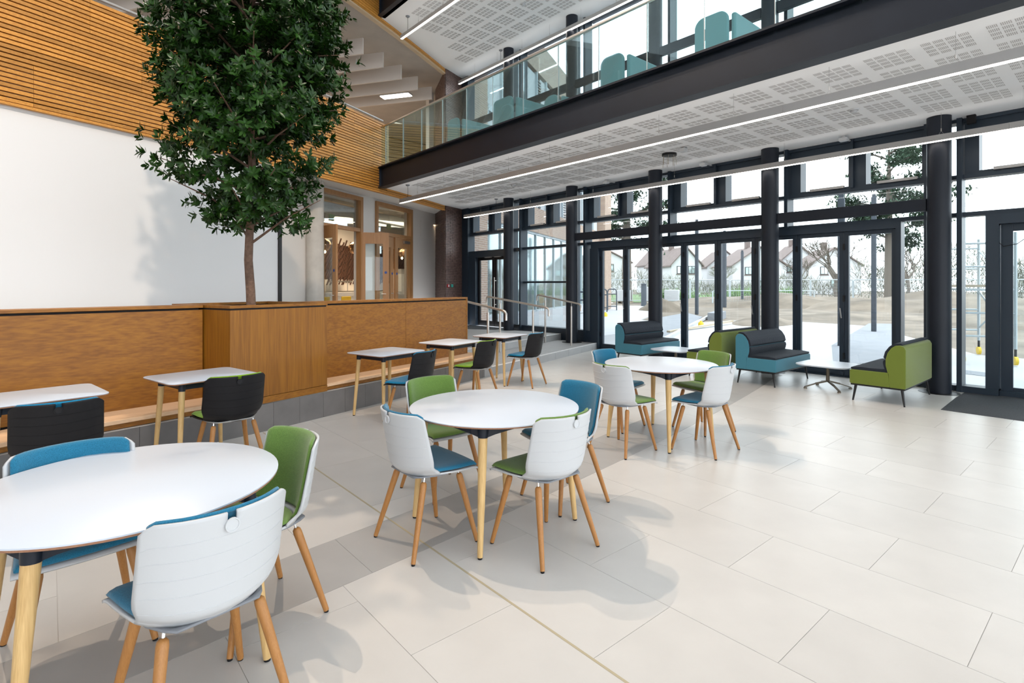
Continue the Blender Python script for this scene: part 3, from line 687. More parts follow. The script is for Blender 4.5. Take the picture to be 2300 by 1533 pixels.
part(t, 'body', wbox(MB(),6.15,6.55,1.85,2.25,1.30,1.92), m_white); part(t, 'top', wbox(MB(),6.15,6.55,1.85,2.25,1.92,2.10), m_alu)
m_copper = mat('copper_glass', (.50,.30,.17), .08, metal=.9)
for i, (gx, gy, zp, gr, lb) in enumerate(((6.0,15.27,2.67,.18,'large copper globe pendant seen through the left oak door leaf'),(6.87,15.18,2.61,.19,'copper globe pendant at the right of the open doorway'),(9.17,16.5,2.62,.16,'copper globe pendant behind the closed oak doors'))):
    t = thing('globe_pendant', lb, 'pendant lamp', (gx,gy,zp)); pr = [(.02,gr)]+[(gr*math.sin(a*PI/12),gr*math.cos(a*PI/12)) for a in range(1,11)]
    obj('globe', MB().lathe(pr[::-1],24,close=False), m_copper, t, smooth=180); obj('cable', MB().tube([(0,0,gr),(0,0,3.93-zp)],.006,6), m_black, t)
    obj('bulb', MB().lathe([(.01,-gr-.06),(.03,-gr-.03),(.03,-gr),(.01,-gr+.04)],12), m_bulb, t, smooth=60)
for i, (s_, n_) in enumerate(((.95,.95),(1.85,.95))):
    t = thing('yellow_chair', ('yellow chair back peeping over the planter left in the cafe','yellow chair back peeping over the planter at the open doorway')[i], 'chair', (*wp(s_,n_),cz), ua)
    obj('backrest', MB().box(-.20,.20,-.02,.02,.58,.92), m_yellow, t, bevel=.015); obj('seat', MB().box(-.22,.22,-.42,0,.44,.48), m_yellow, t, bevel=.01)
    for a, b in ((-.18,-.38),(.18,-.38),(-.18,-.02),(.18,-.02)): obj('leg', MB().tube([(a,b,0),(a,b,.44)],.015,8), m_blackm, t)
m_sign = mat('pale_green_acrylic', (.45,.52,.28), .5)
for x_, y_, z_, lb in ((5.40,13.28,3.22,'pale green sign plate hanging inside the left transom pane'),(7.64,14.52,3.24,'pale green sign plate hanging inside the right transom pane')):
    t = thing('hanging_sign', lb, 'sign', (x_,y_,z_), ua); obj('plate', MB().box(-.10,.10,-.01,.01,-.08,.08), m_sign, t); obj('hanger', MB().tube([(0,0,.08),(0,0,.70)],.004,6), m_alu, t)
mb = MB(); p = wp(-2,1.2); q = wp(8.5,1.2); mb.tube([(*p,3.62),(*q,3.62)],.16,20); p = wp(-2,2.6); q = wp(8.5,2.6); mb.tube([(*p,3.7),(*q,3.7)],.10,16)
tag(obj('ventilation_duct', mb, m_galv, smooth=60), 'galvanised round ducts under the cafe ceiling behind the transom panes', 'duct')

# ================================================================ BENCH, PLANTER WALL, TREE
def seatw(a, b, parent, nm='bench_seat'):
    part(parent, nm, MB().arc(Pf, a, b, .335, .37, .44, max(2,int((b-a)*4)), .03), m_bench, bevel=.004)
    part(parent, 'bench_front', MB().arc(Pf, a, b, .293, .333, .40, max(2,int((b-a)*4)), .045), m_oakX)
for nm, a, b, js, lb in (('timber_bench_wall', -1.8, 1.195, [-1.8,1.195], 'oak-panelled bench wall left of the tree planter'), ('timber_bench_wall', 2.35, 5.37, [2.35,3.93,5.36], 'oak-panelled bench wall right of the tree planter')):
    t = thing(nm, lb, 'bench', (b,Wf(b),.29)); n = 12
    for p0, p1 in zip(js, js[1:]): part(t, 'panel', MB().arc(Wf, p0+.002, p1-.002, .37, 1.268, .02, 8), m_oakX)
    part(t, 'core', MB().arc(Wf, a, b-.03, .29, 1.287, .22, n, .022), m_back)
    part(t, 'back_panel', MB().arc(Wf, a, b, .29, 1.287, .018, n, .243), m_oakX)
    part(t, 'capping', MB().arc(Wf, a, b, 1.289, 1.317, .27, n, -.006), m_oakX, bevel=.002)
    if b > 3: part(t, 'end_panel', MB().arc(Wf, b-.028, b+.002, .29, 1.289, .26, 1, -.004), m_oakX); seatw(2.47, 5.60, t)
    else: seatw(a, 1.32, t)
FL, FR, BR, BL = (1.35,5.835), (2.455,6.175), (2.12,7.22), (1.02,6.88)
t = thing('tree_planter', 'square oak planter box holding the indoor tree', 'planter', (1.75,6.5,.29))
def lerp(p, q, k): return (p[0]+(q[0]-p[0])*k, p[1]+(q[1]-p[1])*k)
cen = (1.74,6.53)
for p, q in ((FL,FR),(FR,BR),(BR,BL),(BL,FL)):
    pi, qi = lerp(p,cen,.05), lerp(q,cen,.05)
    part(t, 'panel', MB().prism([p,q,qi,pi], .365, 1.27), m_oakZ); part(t, 'base_trim', MB().prism([lerp(p,cen,-.004),lerp(q,cen,-.004),qi,pi], .292, .36), m_oakX)
    part(t, 'shadow_gap', MB().prism([lerp(p,cen,.012),lerp(q,cen,.012),qi,pi], 1.27, 1.289), m_back)
    part(t, 'rim', MB().prism([lerp(p,cen,-.006),lerp(q,cen,-.006),lerp(q,cen,.12),lerp(p,cen,.12)], 1.289, 1.317), m_oakX)
tag(part(t, 'soil', MB().prism([lerp(p,cen,.05) for p in (FL,FR,BR,BL)], .9, 1.22), m_soil), kind='stuff')

# tree
tb = (1.73,6.53,1.2)
t = thing('indoor_tree', 'tall indoor evergreen tree with dense dark glossy leaves', 'tree', tb)
TC = Vector((0,0,0)); RT = Vector((.76,-.65,0)); DP = Vector((.65,.76,0))    # sideways and depth directions of the crown
trunk = [(0,0,-.05),(-.01*.76,.006,.25),(-.035*.76,.02,.6),(-.01,.01,1.1),(.005,0,1.7),(.0,.01,2.1),(.02,-.02,2.7),(0,0,3.4),(0,.02,4.2)]
obj('trunk', MB().tube(trunk, [.052,.050,.046,.043,.041,.034,.026,.018,.006], 12), m_bark, t, smooth=60)
rt = random.Random(11)
def hw(z):  # crown half width (left, right) by height above trunk base
    tb_ = [(.90,.0,.0),(1.0,.55,.70),(1.15,.45,.80),(1.30,.62,.84),(1.45,.92,.82),(1.62,1.02,.84),(1.78,.98,.88),(1.95,.82,.92),(2.2,.80,.98),(2.45,.90,1.0),(2.75,1.0,1.02),(3.1,1.02,1.04),(3.5,.98,1.02),(3.9,.95,.95),(4.3,.7,.7),(4.65,.05,.05)]
    for a, b in zip(tb_, tb_[1:]):
        if a[0] <= z <= b[0]:
            k = (z-a[0])/(b[0]-a[0]); return a[1]+(b[1]-a[1])*k, a[2]+(b[2]-a[2])*k
    return 0, 0
brs = []
for k in range(46):
    z0 = .95+3.1*(k/46)+rt.uniform(-.08,.08); ang = k*2.399+rt.uniform(-.3,.3); c, s_ = math.cos(ang), math.sin(ang)
    z1 = z0+rt.uniform(.0,.30)+.06; l, r = hw(min(max(z1,.95),4.6)); R_ = (r if c > 0 else l)*.92
    if R_ < .1: continue
    d = RT*c*R_+DP*s_*min(1.0,(l+r)/2*.95)
    p0 = Vector((0,0,z0-.15)); p2 = Vector((d.x,d.y,z1)); p1 = (p0+p2)/2+Vector((0,0,.04)); brs.append((p0,p1,p2))
    obj('branch', MB().tube([p0,p1,p2],[.016,.010,.004],6), m_bark, t, smooth=60)
    for kk in range(3):
        a_ = p0.lerp(p2, rt.uniform(.35,.8)); e = a_+Vector((rt.uniform(-.3,.3),rt.uniform(-.3,.3),rt.uniform(0,.25))); brs.append((a_,(a_+e)/2,e))
def leaf(mb, o, d, up, L_, w):
    sd = d.cross(up).normalized()*w; n = up*(-.25*L_*.25)
    m1 = o+d*L_*.35; m2 = o+d*L_*.75+n*.5; tip = o+d*L_+n
    mb.add([o,m1+sd,m1-sd,m2+sd*.8,m2-sd*.8,tip,(m1+m2)/2-up*.004], [(0,1,6),(0,6,2),(1,3,6),(2,6,4),(3,5,6),(6,5,4)])
def whorl(mb, c, ax, rnd_, n=9):
    ax = ax.normalized(); ref = Vector((0,0,1)) if abs(ax.z) < .9 else Vector((1,0,0)); a = ax.cross(ref).normalized(); b = ax.cross(a)
    for i in range(n):
        th = i*2.4+rnd_.uniform(0,.6); tilt = rnd_.uniform(.35,1.0); d = (ax*tilt+(a*math.cos(th)+b*math.sin(th))).normalized()
        leaf(mb, c-ax*rnd_.uniform(0,.06), d, (ax-d*ax.dot(d)).normalized(), rnd_.uniform(.060,.095), rnd_.uniform(.012,.018))
fol = MB(); near = []
# clumps: boughs of foliage with gaps between
clumps = []
for i in range(680):
    z = rt.uniform(.98,4.5); l, r = hw(z)
    th = rt.uniform(0,2*PI); c, s_ = math.cos(th), math.sin(th); R_ = (r if c > 0 else l); q = rt.random()**.42
    p = RT*c*R_*q*.94+DP*s_*min(1.05,(l+r)/2)*q; p = Vector((p.x,p.y,z))
    if z < 2.1 and rt.random() < .45: continue
    if z < 1.5 and p.length and math.hypot(p.x,p.y) < .18: continue
    clumps.append(p)
for cpt in clumps:
    out = Vector((cpt.x,cpt.y,(cpt.z-2.2)*.4)).normalized()+Vector((0,0,.35)); cr_ = rt.uniform(.10,.17)
    dens = 12 if cpt.z > 2 else 8
    for j in range(dens):
        o = Vector((rt.gauss(0,1),rt.gauss(0,1),rt.gauss(0,.6)))*cr_*.62; p = cpt+o; ax = (out+o.normalized()*.8+Vector((0,0,rt.uniform(-.2,.4))))
        if math.hypot(p.x,p.y) > 1.3: continue
        if (p-Vector((0,0,p.z))).dot(DP) < -.35 and len(near) < 140 and rt.random() < .12: near.append((p,ax)); continue
        whorl(fol, p, ax, rt, 8)
tag(obj('foliage', fol, m_leaf, t), kind='stuff')
sp_ = None
for p, ax in near:
    if sp_ is None: mb = MB(); whorl(mb, Vector((0,0,0)), Vector((0,0,1)), rt, 11); sp_ = obj('leaf_spray', mb, m_leaf, t)
    o = sp_ if not sp_.get('u') else obj('leaf_spray', None, None, t, mesh=sp_.data)
    sp_['u'] = 1; o.location = p; o.rotation_mode = 'QUATERNION'; o.rotation_quaternion = ax.to_track_quat('Z','Y')
del sp_['u']

# ================================================================ HANDRAILS
for X0, ya, za, yb, zb_, posts, lb in ((9.05,9.62,1.28,8.24,1.09,((9.35,.145),(8.50,.145)),'stainless handrail on the steps nearest the glazing'),
        (7.05,9.05,1.275,7.22,1.09,((8.62,.145),(7.62,.0)),'middle stainless handrail on the steps'),
        (5.68,8.3,1.27,6.82,1.09,((7.27,.0),(8.2,.145)),'stainless handrail starting behind the bench wall end')):
    t = thing('handrail', lb, 'handrail', (X0,yb,0))
    pts = [(X0,ya+.02,za-.14),(X0,ya+.02,za-.04),(X0,ya,za-.008),(X0,ya-.05,za),(X0,yb+.06,zb_+.012),(X0,yb,zb_-.004),(X0,yb-.03,zb_-.04),(X0,yb-.03,zb_-.15)]
    obj('rail', MB().tube([Vector(p)-Vector((X0,yb,0)) for p in pts], .021, 12), m_steel, t, smooth=60)
    for yp, zp in posts:
        zr = zb_+(za-zb_)*(yp-yb)/(ya-yb)
        if yp < Pf(X0): zp = 0.0
        obj('post', MB().tube([(0,yp-yb,zp),(0,yp-yb,zr-.09)],.021,12), m_steel, t, smooth=60); obj('pin', MB().tube([(0,yp-yb,zr-.09),(0,yp-yb,zr-.01)],.006,8), m_steel, t)

# ================================================================ MATS AND CEILING BITS
tag(obj('entrance_mat', MB().prism([(8.27,1.62),(8.27,-1.5),(9.93,-1.5),(9.93,1.66),(9.30,1.66)], -.004, .003), m_mat), 'dark grey entrance carpet inside the near glass doors', 'mat')
tag(obj('entrance_mat', MB().prism([(8.95,12.35),(9.36,11.68),(9.88,11.62),(9.88,13.55),(9.2,13.3)], .288, .294), m_mat), 'grey entrance carpet on the raised floor by the far glass doors', 'mat')
def pendant(X0, z0, hh, ya, yb, lb, wires, zc_, boss, w=.062):
    t = thing('linear_pendant', lb, 'pendant lamp', (X0,yb,z0))
    L_ = yb-ya; k = 0; y = yb
    while y > ya+.01:
        y2 = max(ya, y-3.0); part(t, 'profile', MB().box(X0-w/2,X0+w/2,y2+.001,y-.001,z0+.004,z0+hh), m_alu); part(t, 'diffuser', MB().box(X0-w/2+.006,X0+w/2-.006,y2+.001,y-.001,z0-.003,z0+.0038), m_led); part(t, 'ceiling_fill_strip', MB().box(X0-w/2+.008,X0+w/2-.008,y2+.001,y-.001,z0+hh-.002,z0+hh+.001), m_ceil_fill); y = y2  # unseen glowing strip added on top of each profile as ceiling fill
    y = yb-.8
    while y > ya:
        wv = part(t, 'wire', MB().tube([(X0,y,z0+hh+.05),(X0,y,zc_)],.0016,5).tube([(X0,y-.03,z0+hh),(X0,y,z0+hh+.05),(X0,y+.03,z0+hh)],.0012,5), m_alu); part(wv, 'gripper', MB().tube([(X0,y,z0+hh+.045),(X0,y,z0+hh+.085)],.006,6), m_steel); y -= wires
    if boss:
        part(t, 'ceiling_rose', MB().lathe([(.005,-.035),(.035,-.03),(.05,-.012),(.05,0)],16,(X0,yb-boss,zc_)), m_grey, smooth=60)
        part(t, 'flex', MB().tube([(X0,yb-boss,zc_-.03),(X0+.01,yb-boss+.01,(zc_+z0+hh)/2),(X0,yb-boss,z0+hh)],.005,6), m_black, smooth=60)
pendant(6.47, 3.50, .10, -3.0, 11.72, 'long suspended linear light under the mezzanine, nearer of the two', 1.085, ZC, .35)
pendant(9.37, 3.515, .085, -3.0, 13.13, 'long suspended linear light close to the glazing, farther of the two', 2.1, ZC, 1.5)
pendant(9.47, 7.62, .09, 1.0, 13.55, 'linear light under the high ceiling running above the glass balustrade', 1.04, ZU, 2.0)
pendant(6.57, 7.55, .09, 1.0, 11.85, 'linear light under the high ceiling at the top left of the mezzanine', 1.04, ZU, .3)
def ceil_item(nm, lb, cat, x, y, z, mbs):
    t = thing(nm, lb, cat, (x,y,z))
    for n_, mb, m_ in mbs: obj(n_, mb, m_, t, smooth=40)
def detector(x, y, z, lb):
    ceil_item('smoke_detector', lb, 'detector', x, y, z, [('base_ring', MB().lathe([(.055,-.02),(.06,-.005),(.06,0)],20), m_white), ('sensor_dome', MB().lathe([(.02,-.055),(.035,-.05),(.04,-.02),(.045,-.02)],20), m_white)])
detector(8.28, 2.56, ZC, 'round white smoke detector on the low ceiling near the right edge'); detector(8.38, 9.76, ZC, 'round white smoke detector on the low ceiling toward the brick pier'); detector(8.30, 9.31, ZU, 'smoke detector under the high upper ceiling')
t = thing('ceiling_bracket', 'unfinished ceiling fitting with loose dangling wires', 'fitting', (8.54,5.6,ZC))
obj('plate', MB().lathe([(.02,-.05),(.13,-.04),(.13,0)],20), m_blackm, t)
for k in range(7): a = k*.9; obj('wire', MB().tube([(.11*math.cos(a),.11*math.sin(a),-.04),(.12*math.cos(a),.12*math.sin(a),-.20-.02*(k%3))],.0035,5), m_cut, t)
for x_, y_, lb in ((9.62,3.12,'small white sensor box on an arm by the glazing, nearer'),(9.58,5.53,'small white sensor box on an arm by the glazing, middle'),(9.55,7.9,'small white sensor box on an arm by the glazing, farther')):
    t = thing('window_sensor', lb, 'sensor', (x_,y_,ZC)); obj('housing', MB().box(-.05,.05,-.06,.06,-.09,-.035), m_white, t, bevel=.008); obj('bracket', MB().box(.03,.30,-.015,.015,-.04,-.025).box(-.02,.02,-.02,.02,-.035,0), m_white, t)
t = thing('ceiling_speaker', 'small white box hanging from the low ceiling near the loose wires', 'box', (8.34,5.19,ZC)); obj('housing', MB().box(-.05,.05,-.05,.05,-.08,-.01), m_white, t, bevel=.006); obj('stem', MB().box(-.01,.01,-.01,.01,-.012,0), m_white, t)

# ================================================================ CHAIRS
def sm(x): x = max(0,min(1,x)); return x*x*(3-2*x)
def yarc(u): return .122*(1-math.sqrt(1-.86*u*u))/.626
RIB = (.17,.33,.49,.65,.80)
def backpt(u, v, off=0, rib=True):
    zt = .800-.030*max(0,(abs(u)-.84)/.16)**2
    zb = .452-.022*(1-u*u); z = zb+(zt-zb)*v
    y = -.150-.040*sm(v/.14)-.062*v+yarc(u)*(1-.12*v)
    w = .205+.025*sm(v/.3)-.004*v
    if off:
        nx, ny = -math.sin(u*.95)*off, math.cos(u*.95)*off; return (w*u+nx, y+ny, z)
    return (w*u, y, z)
def seatpt(u, s_, up=0):
    w = .205+.032*s_; yb = -.150+yarc(u); yf = .238-.022*u*u
    z = .452-.022*(1-u*u)*(1-s_)-.006*math.sin(s_*PI)-.014*max(0,(s_-.86)/.14)**2
    return (w*u, yb+(yf-yb)*s_, z+up)
us = [-1,-.96,-.88,-.75,-.6,-.45,-.3,-.16,-.065,.065,.16,.3,.45,.6,.75,.88,.96,1]
vs_b = [0,.03,.06,.09,.13,.18,.24,.32,.4,.5,.6,.7,.8,.88,.90,.95,.975,1.0]
def make_chair(lb, shellm, fab, group, loc, rz):
    t = thing('chair', lb, 'chair', loc, rz, group)
    mb = MB(); mb.grid(backpt, us, vs_b, skip=lambda u,v: abs(u) < .065 and v > .90); mb.grid(seatpt, us, [0,.15,.4,.7,.86,.95,1])
    obj('shell', mb, shellm, t, smooth=50, solid=.010)
    mb = MB()
    for rv in RIB:
        pts = []
        for i in range(25):
            u = -.97+1.94*i/24; a = Vector(backpt(u-.01,rv)); b = Vector(backpt(u+.01,rv)); d = b-a; nn = Vector((d.y,-d.x,0)).normalized(); pts.append((a+b)/2+nn*.0052)
        mb.tube(pts, .0013, 5)
    obj('embossed_lines', mb, shellm, t, smooth=60)
    cu = [-.965,-.94,-.88,-.75,-.6,-.35,-.12,.12,.35,.6,.75,.88,.94,.965]
    def bc(u, v): e = min(1, (1-abs(u)/.965)/.06+.0)*min(1,(1.004-v)/.03)*min(1,(v-.08)/.05); return backpt(u, v, .014+.013*math.sqrt(max(0,e)), False)
    obj('back_cushion', MB().grid(bc, cu, [.08,.10,.13,.3,.5,.7,.9,.975,.993,1.004]), fab, t, smooth=60, solid=.014)
    def sc(u, s_): e = min(1,(1-abs(u)/.955)/.08)*min(1,(.965-s_)/.05)*min(1,(s_-.04)/.05); return seatpt(u, s_, .013+.016*math.sqrt(max(0,e)))
    obj('seat_cushion', MB().grid(sc, [-.955,-.92,-.86,-.6,-.3,0,.3,.6,.86,.92,.955], [.04,.07,.12,.35,.6,.8,.9,.94,.965]), fab, t, smooth=60, solid=.012)
    y0 = backpt(0,.885)[1]-.010
    bt = obj('button', MB().lathe([(.010,.0),(.0175,.0),(.019,.003),(.023,.003),(.023,-.004)],20), shellm, t, smooth=40); bt.rotation_euler = (PI/2,0,0); bt.location = (0,y0,backpt(0,.885)[2])
    obj('underframe', MB().grid(lambda u,s_: (u*.19*(math.sin(PI*min(.999,.12+.8*s_))**.4), -.16+.36*s_, .437-.035*(1-u*u)*math.sin(PI*s_)**.6), [-1,-.8,-.5,0,.5,.8,1], [.0,.1,.3,.5,.7,.9,1]), m_grey if shellm is m_white else m_alu, t, smooth=60, solid=.008)
    for sx in (-1,1):
        for (yt, yf_) in ((.135,.215),(-.105,-.215)):
            top = Vector((sx*.150,yt,.405)); ft = Vector((sx*.222,yf_,.008)); d = (ft-top)
            lg = obj('leg', MB().tube([top-d.normalized()*.002,top+d*.015,top+d*.05,top+d*.5,ft],[.010,.0175,.0195,.0165,.0125],12), m_beech, t, smooth=60)
            obj('pin', MB().tube([top+d*.01,top-d*.09],.0055,8), m_chrome, lg); obj('foot', MB().tube([ft+Vector((0,0,.003)),ft-Vector((0,0,.008))],.0105,10), m_black, lg)
    return t
wb = make_chair('white-shelled chair with blue back pad behind the near table, facing us', m_white, m_blue, 'white-shelled chairs at the round tables', (.10,2.945,0), math.radians(-83-90))
protos = {('w','b'): wb}
def chair(x, y, head, kind, lb, grp='white-shelled chairs at the round tables'):
    rz = math.radians(head-90)
    if kind in protos: return dup(protos[kind], (x,y,0), rz, lb, grp)
    c = make_chair(lb, m_white if kind[0] == 'w' else m_black, {'b':m_blue,'g':m_green,'B':m_blue2,'G':m_green2}[kind[1]], grp, (x,y,0), rz)
    protos[kind] = c; return c
chair(.405,2.14,99,('w','b'),'white-shelled chair with blue pads in the left foreground, its back nearest the camera')
chair(.735,2.665,189,('w','g'),'white-shelled chair with green pads at the right side of the near table')
chair(1.715,2.80,0,('w','b'),'white-shelled chair with blue pads on the left of the middle round table, back to us')
chair(2.205,2.285,90,('w','g'),'white-shelled chair with green seat in front of the middle round table, back to us')
chair(2.79,2.69,173,('w','b'),'white-shelled chair with tall blue back pad at the right of the middle round table')
chair(2.24,3.42,-88,('w','g'),'white-shelled chair with green back pad behind the middle round table, facing us')
chair(4.04,3.155,-2,('w','g'),'white-shelled chair with green seat on the left of the far round table, back to us')
chair(4.615,2.645,92,('w','b'),'white-shelled chair with blue seat in front of the far round table, back to us')
chair(4.66,3.715,-84,('w','b'),'white-shelled chair with blue back pad behind the far round table')
chair(5.26,3.035,167,('w','g'),'white-shelled chair with green back pad at the right of the far round table')
G2 = 'black-shelled chairs at the small tables'
chair(.04,4.54,91,('k','B'),'black-shelled chair with blue pads at the left edge, nearest of the black chairs',G2)
chair(1.13,4.90,94,('k','G'),'black-shelled chair with green seat at the second small table from the left',G2)
chair(3.06,5.27,117,('k','B'),'black-shelled chair with blue seat at the middle small table',G2)
chair(4.30,5.74,110,('k','G'),'black-shelled chair with green seat at the second small table from the steps',G2)
chair(5.535,6.12,109,('k','B'),'black-shelled chair with blue seat at the farthest small table by the steps',G2)

# ================================================================ TABLES
def rrect(w, d, r, n=6):
    P_ = []
    for cx_, cy_, a0 in ((w/2-r,d/2-r,0),(-w/2+r,d/2-r,PI/2),(-w/2+r,-d/2+r,PI),(w/2-r,-d/2+r,3*PI/2)):
        for i in range(n+1): a = a0+PI/2*i/n; P_.append((cx_+r*math.cos(a), cy_+r*math.sin(a)))
    return P_
def loft(polys, mi=0):
    mb = MB(); n = len(polys[0][0]); vs = [(x,y,z) for P_, z in polys for x,y in P_]; fs = [tuple(range(n-1,-1,-1)), tuple(range((len(polys)-1)*n, len(polys)*n))]
    for i in range(len(polys)-1): fs += [(i*n+k, i*n+(k+1)%n, (i+1)*n+(k+1)%n, (i+1)*n+k) for k in range(n)]
    return mb.add(vs, fs)
def table(lb, loc, rz, grp, outline, small, fx, fy, tx, ty):
    t = thing('round_table' if outline is None else 'small_table', lb, 'table', loc, rz, grp)
    P_ = (lambda k: [((.545-k)*math.cos(2*PI*i/72),(.545-k)*math.sin(2*PI*i/72)) for i in range(72)]) if outline is None else (lambda k: rrect(outline[0]-2*k, outline[1]-2*k, .07-k))
    obj('top', loft([(P_(0),.7335),(P_(0),.7385),(P_(.002),.740)]), m_lam, t, smooth=40)
    obj('edge', loft([(P_(.045),.717),(P_(.002),.7255),(P_(0),.7333)]), m_ply, t, smooth=30)
    mb = MB(); hgt = .068 if outline is None else .05
    for k in range(4):
        a = [(tx,ty),(-tx,ty),(-tx,-ty),(tx,-ty)][k]; b = [(tx,ty),(-tx,ty),(-tx,-ty),(tx,-ty)][(k+1)%4]
        for i in range(8):
            k0, k1 = i/8, (i+1)/8; z0 = .705-(hgt-.012)*(abs(2*k0-1)**2 if outline is None else 1); z1 = .705-(hgt-.012)*(abs(2*k1-1)**2 if outline is None else 1)
            d = Vector((b[0]-a[0],b[1]-a[1])).normalized()*.0; n = Vector((b[1]-a[1],a[0]-b[0])).normalized()*.008
            bo = (1+(.32*math.sin(PI*k0) if outline is None else 0)); bp_ = (1+(.32*math.sin(PI*k1) if outline is None else 0))
            p0 = Vector((a[0]+(b[0]-a[0])*k0, a[1]+(b[1]-a[1])*k0))*bo; p1 = Vector((a[0]+(b[0]-a[0])*k1, a[1]+(b[1]-a[1])*k1))*bp_
            mb.add([(p0.x-n.x,p0.y-n.y,z0),(p1.x-n.x,p1.y-n.y,z1),(p1.x+n.x,p1.y+n.y,z1),(p0.x+n.x,p0.y+n.y,z0),(p0.x-n.x,p0.y-n.y,.7165),(p1.x-n.x,p1.y-n.y,.7165),(p1.x+n.x,p1.y+n.y,.7165),(p0.x+n.x,p0.y+n.y,.7165)],[(0,3,2,1),(4,5,6,7),(0,1,5,4),(1,2,6,5),(2,3,7,6),(3,0,4,7)])
    obj('apron', mb, m_beam, t)
    for sx in (-1,1):
        for sy in (-1,1):
            top = Vector((sx*tx,sy*ty,.7165)); ft = Vector((sx*fx,sy*fy,.010)); d = ft-top; q = top+d*.085
            r0 = .027 if outline is None else .024
            lg = obj('leg', MB().tube([q,top+d*.3,ft],[r0,r0*.93,.0155],14), m_ash, t, smooth=60)
            obj('socket', MB().tube([top,q+d*.001],[r0+.006,r0+.0015],14), m_beam, lg, smooth=60); obj('foot', MB().tube([ft+Vector((0,0,.002)),ft-Vector((0,0,.0095))],.013,12), m_black, lg)
    return t
GR = 'round white tables'; GS = 'small tables along the bench'
table('large round white table in the left foreground, cut by the picture edge', (.24,2.62,0), math.radians(8), GR, None, 0, .385,.365,.325,.315)
table('round white table in the middle of the picture', (2.203,2.752,0), 0, GR, None, 0, .385,.353,.33,.31)
table('round white table farther right, near the sofas', (4.636,3.144,0), 0, GR, None, 0, .378,.352,.33,.31)
for (x, y, r_, lb) in ((-.06,5.12,9,'small rectangular white table at the left picture edge'),(1.01,5.34,12,'small rectangular white table in front of the bench, left of the planter'),(3.03,5.82,15,'small rectangular white table nearest the planter on its right'),
        (4.23,6.24,17,'small rectangular white table, second from the steps'),(5.38,6.57,18,'small rectangular white table at the end of the bench by the steps')):
    table(lb, (x,y,0), math.radians(r_), GS, (.72,.62), 1, .275,.25,.235,.205)
def coffee(lb, x, y):
    t = thing('coffee_table', lb, 'table', (x,y,0), 0, 'white coffee tables between the sofas')
    P_ = lambda k: rrect(.72-2*k,.72-2*k,.16-k,8)
    obj('top', loft([(P_(.03),.343),(P_(0),.352),(P_(0),.364),(P_(.003),.367)]), m_lam, t, smooth=35)
    obj('stem', MB().tube([(0,0,.10),(0,0,.343)],[.026,.020],14), m_bronze, t, smooth=60)
    for k in range(4):
        a = PI/4+k*PI/2+.0; c, s_ = math.cos(a), math.sin(a)
        lg = obj('leg', MB().bar((0,0,.115),(c*.17,s_*.17,.075),.028,.024).bar((c*.165,s_*.165,.076),(c*.33,s_*.33,.022),.032,.014), m_bronze, t, bevel=.003); obj('foot_pad', MB().obox((c*.318,s_*.318,.008),(.035,.035,.016),a), m_bronze, lg)
coffee('white rounded-square coffee table between the blue and the right green sofa', 8.70, 3.03); coffee('white coffee table partly hidden between the left blue sofa and the green sofa', 8.62, 5.52)

# ================================================================ SOFAS
def sofa(lb, fab, loc, rz):
    t = thing('sofa', lb, 'sofa', loc, rz); W2 = .635
    # y: back 0 -> front .62 (shifted by -.31)
    Y = lambda y: y-.31
    obj('seat_base', MB().profx([(Y(.17),.225),(Y(.61),.225),(Y(.62),.24),(Y(.62),.395),(Y(.61),.41),(Y(.17),.41)], -W2, W2), fab, t, bevel=.018, smooth=40)
    back = [(0,.235),(.01,.225),(.17,.225),(.185,.32),(.195,.42),(.215,.50),(.215,.58),(.195,.66),(.155,.725),(.11,.76),(.06,.768),(.02,.75),(0,.71)]
    obj('back_shell', MB().profx([(Y(a),b) for a,b in back], -W2, W2), fab, t, bevel=.012, smooth=50)
    bp1 = [(.035,.768),(.06,.769),(.11,.761),(.156,.727),(.197,.66),(.217,.595),(.212,.569),(.240,.60),(.222,.675),(.175,.745),(.120,.786),(.06,.792),(.035,.780)]
    bp2 = [(.205,.44),(.216,.50),(.217,.560),(.207,.5685),(.238,.566),(.246,.53),(.236,.48),(.222,.44)]
    obj('back_pad', MB().profx([(Y(a),b) for a,b in bp1], -W2+.012, W2-.012), m_quilt, t, bevel=.004, smooth=60)
    obj('lumbar_pad', MB().profx([(Y(a),b) for a,b in bp2], -W2+.012, W2-.012), m_quilt, t, bevel=.004, smooth=60)
    obj('seat_pad', MB().profx([(Y(.19),.412),(Y(.60),.412),(Y(.612),.424),(Y(.605),.440),(Y(.50),.452),(Y(.38),.447),(Y(.26),.452),(Y(.19),.458)], -W2+.012, W2-.012), m_quilt, t, bevel=.006, smooth=60)
    obj('plinth_frame', MB().box(-W2+.01,W2-.01,Y(.01),Y(.61),.205,.224), m_blackm, t, bevel=.004)
    for sx in (-1,1):
        for yy in (.05,.56):
            obj('leg', MB().tube([(sx*(W2-.055),Y(yy),.206),(sx*(W2-.035),Y(yy+(.03 if yy > .3 else -.03)),0)],[.017,.010],10), m_blackm, t, smooth=60)
    return t
sofa('blue two-seat sofa with quilted dark pads left of the middle column', m_sofab, (8.965,6.36,0), PI)
sofa('green two-seat sofa seen from behind, back to back with the blue one', m_sofag, (8.765,4.69,0), 0)
sofa('blue two-seat sofa with quilted dark pads facing the right coffee table', m_sofab, (8.775,3.845,0), PI)
sofa('green two-seat sofa at the right with its back to the camera beside the column', m_sofag, (8.695,2.235,0), 0)

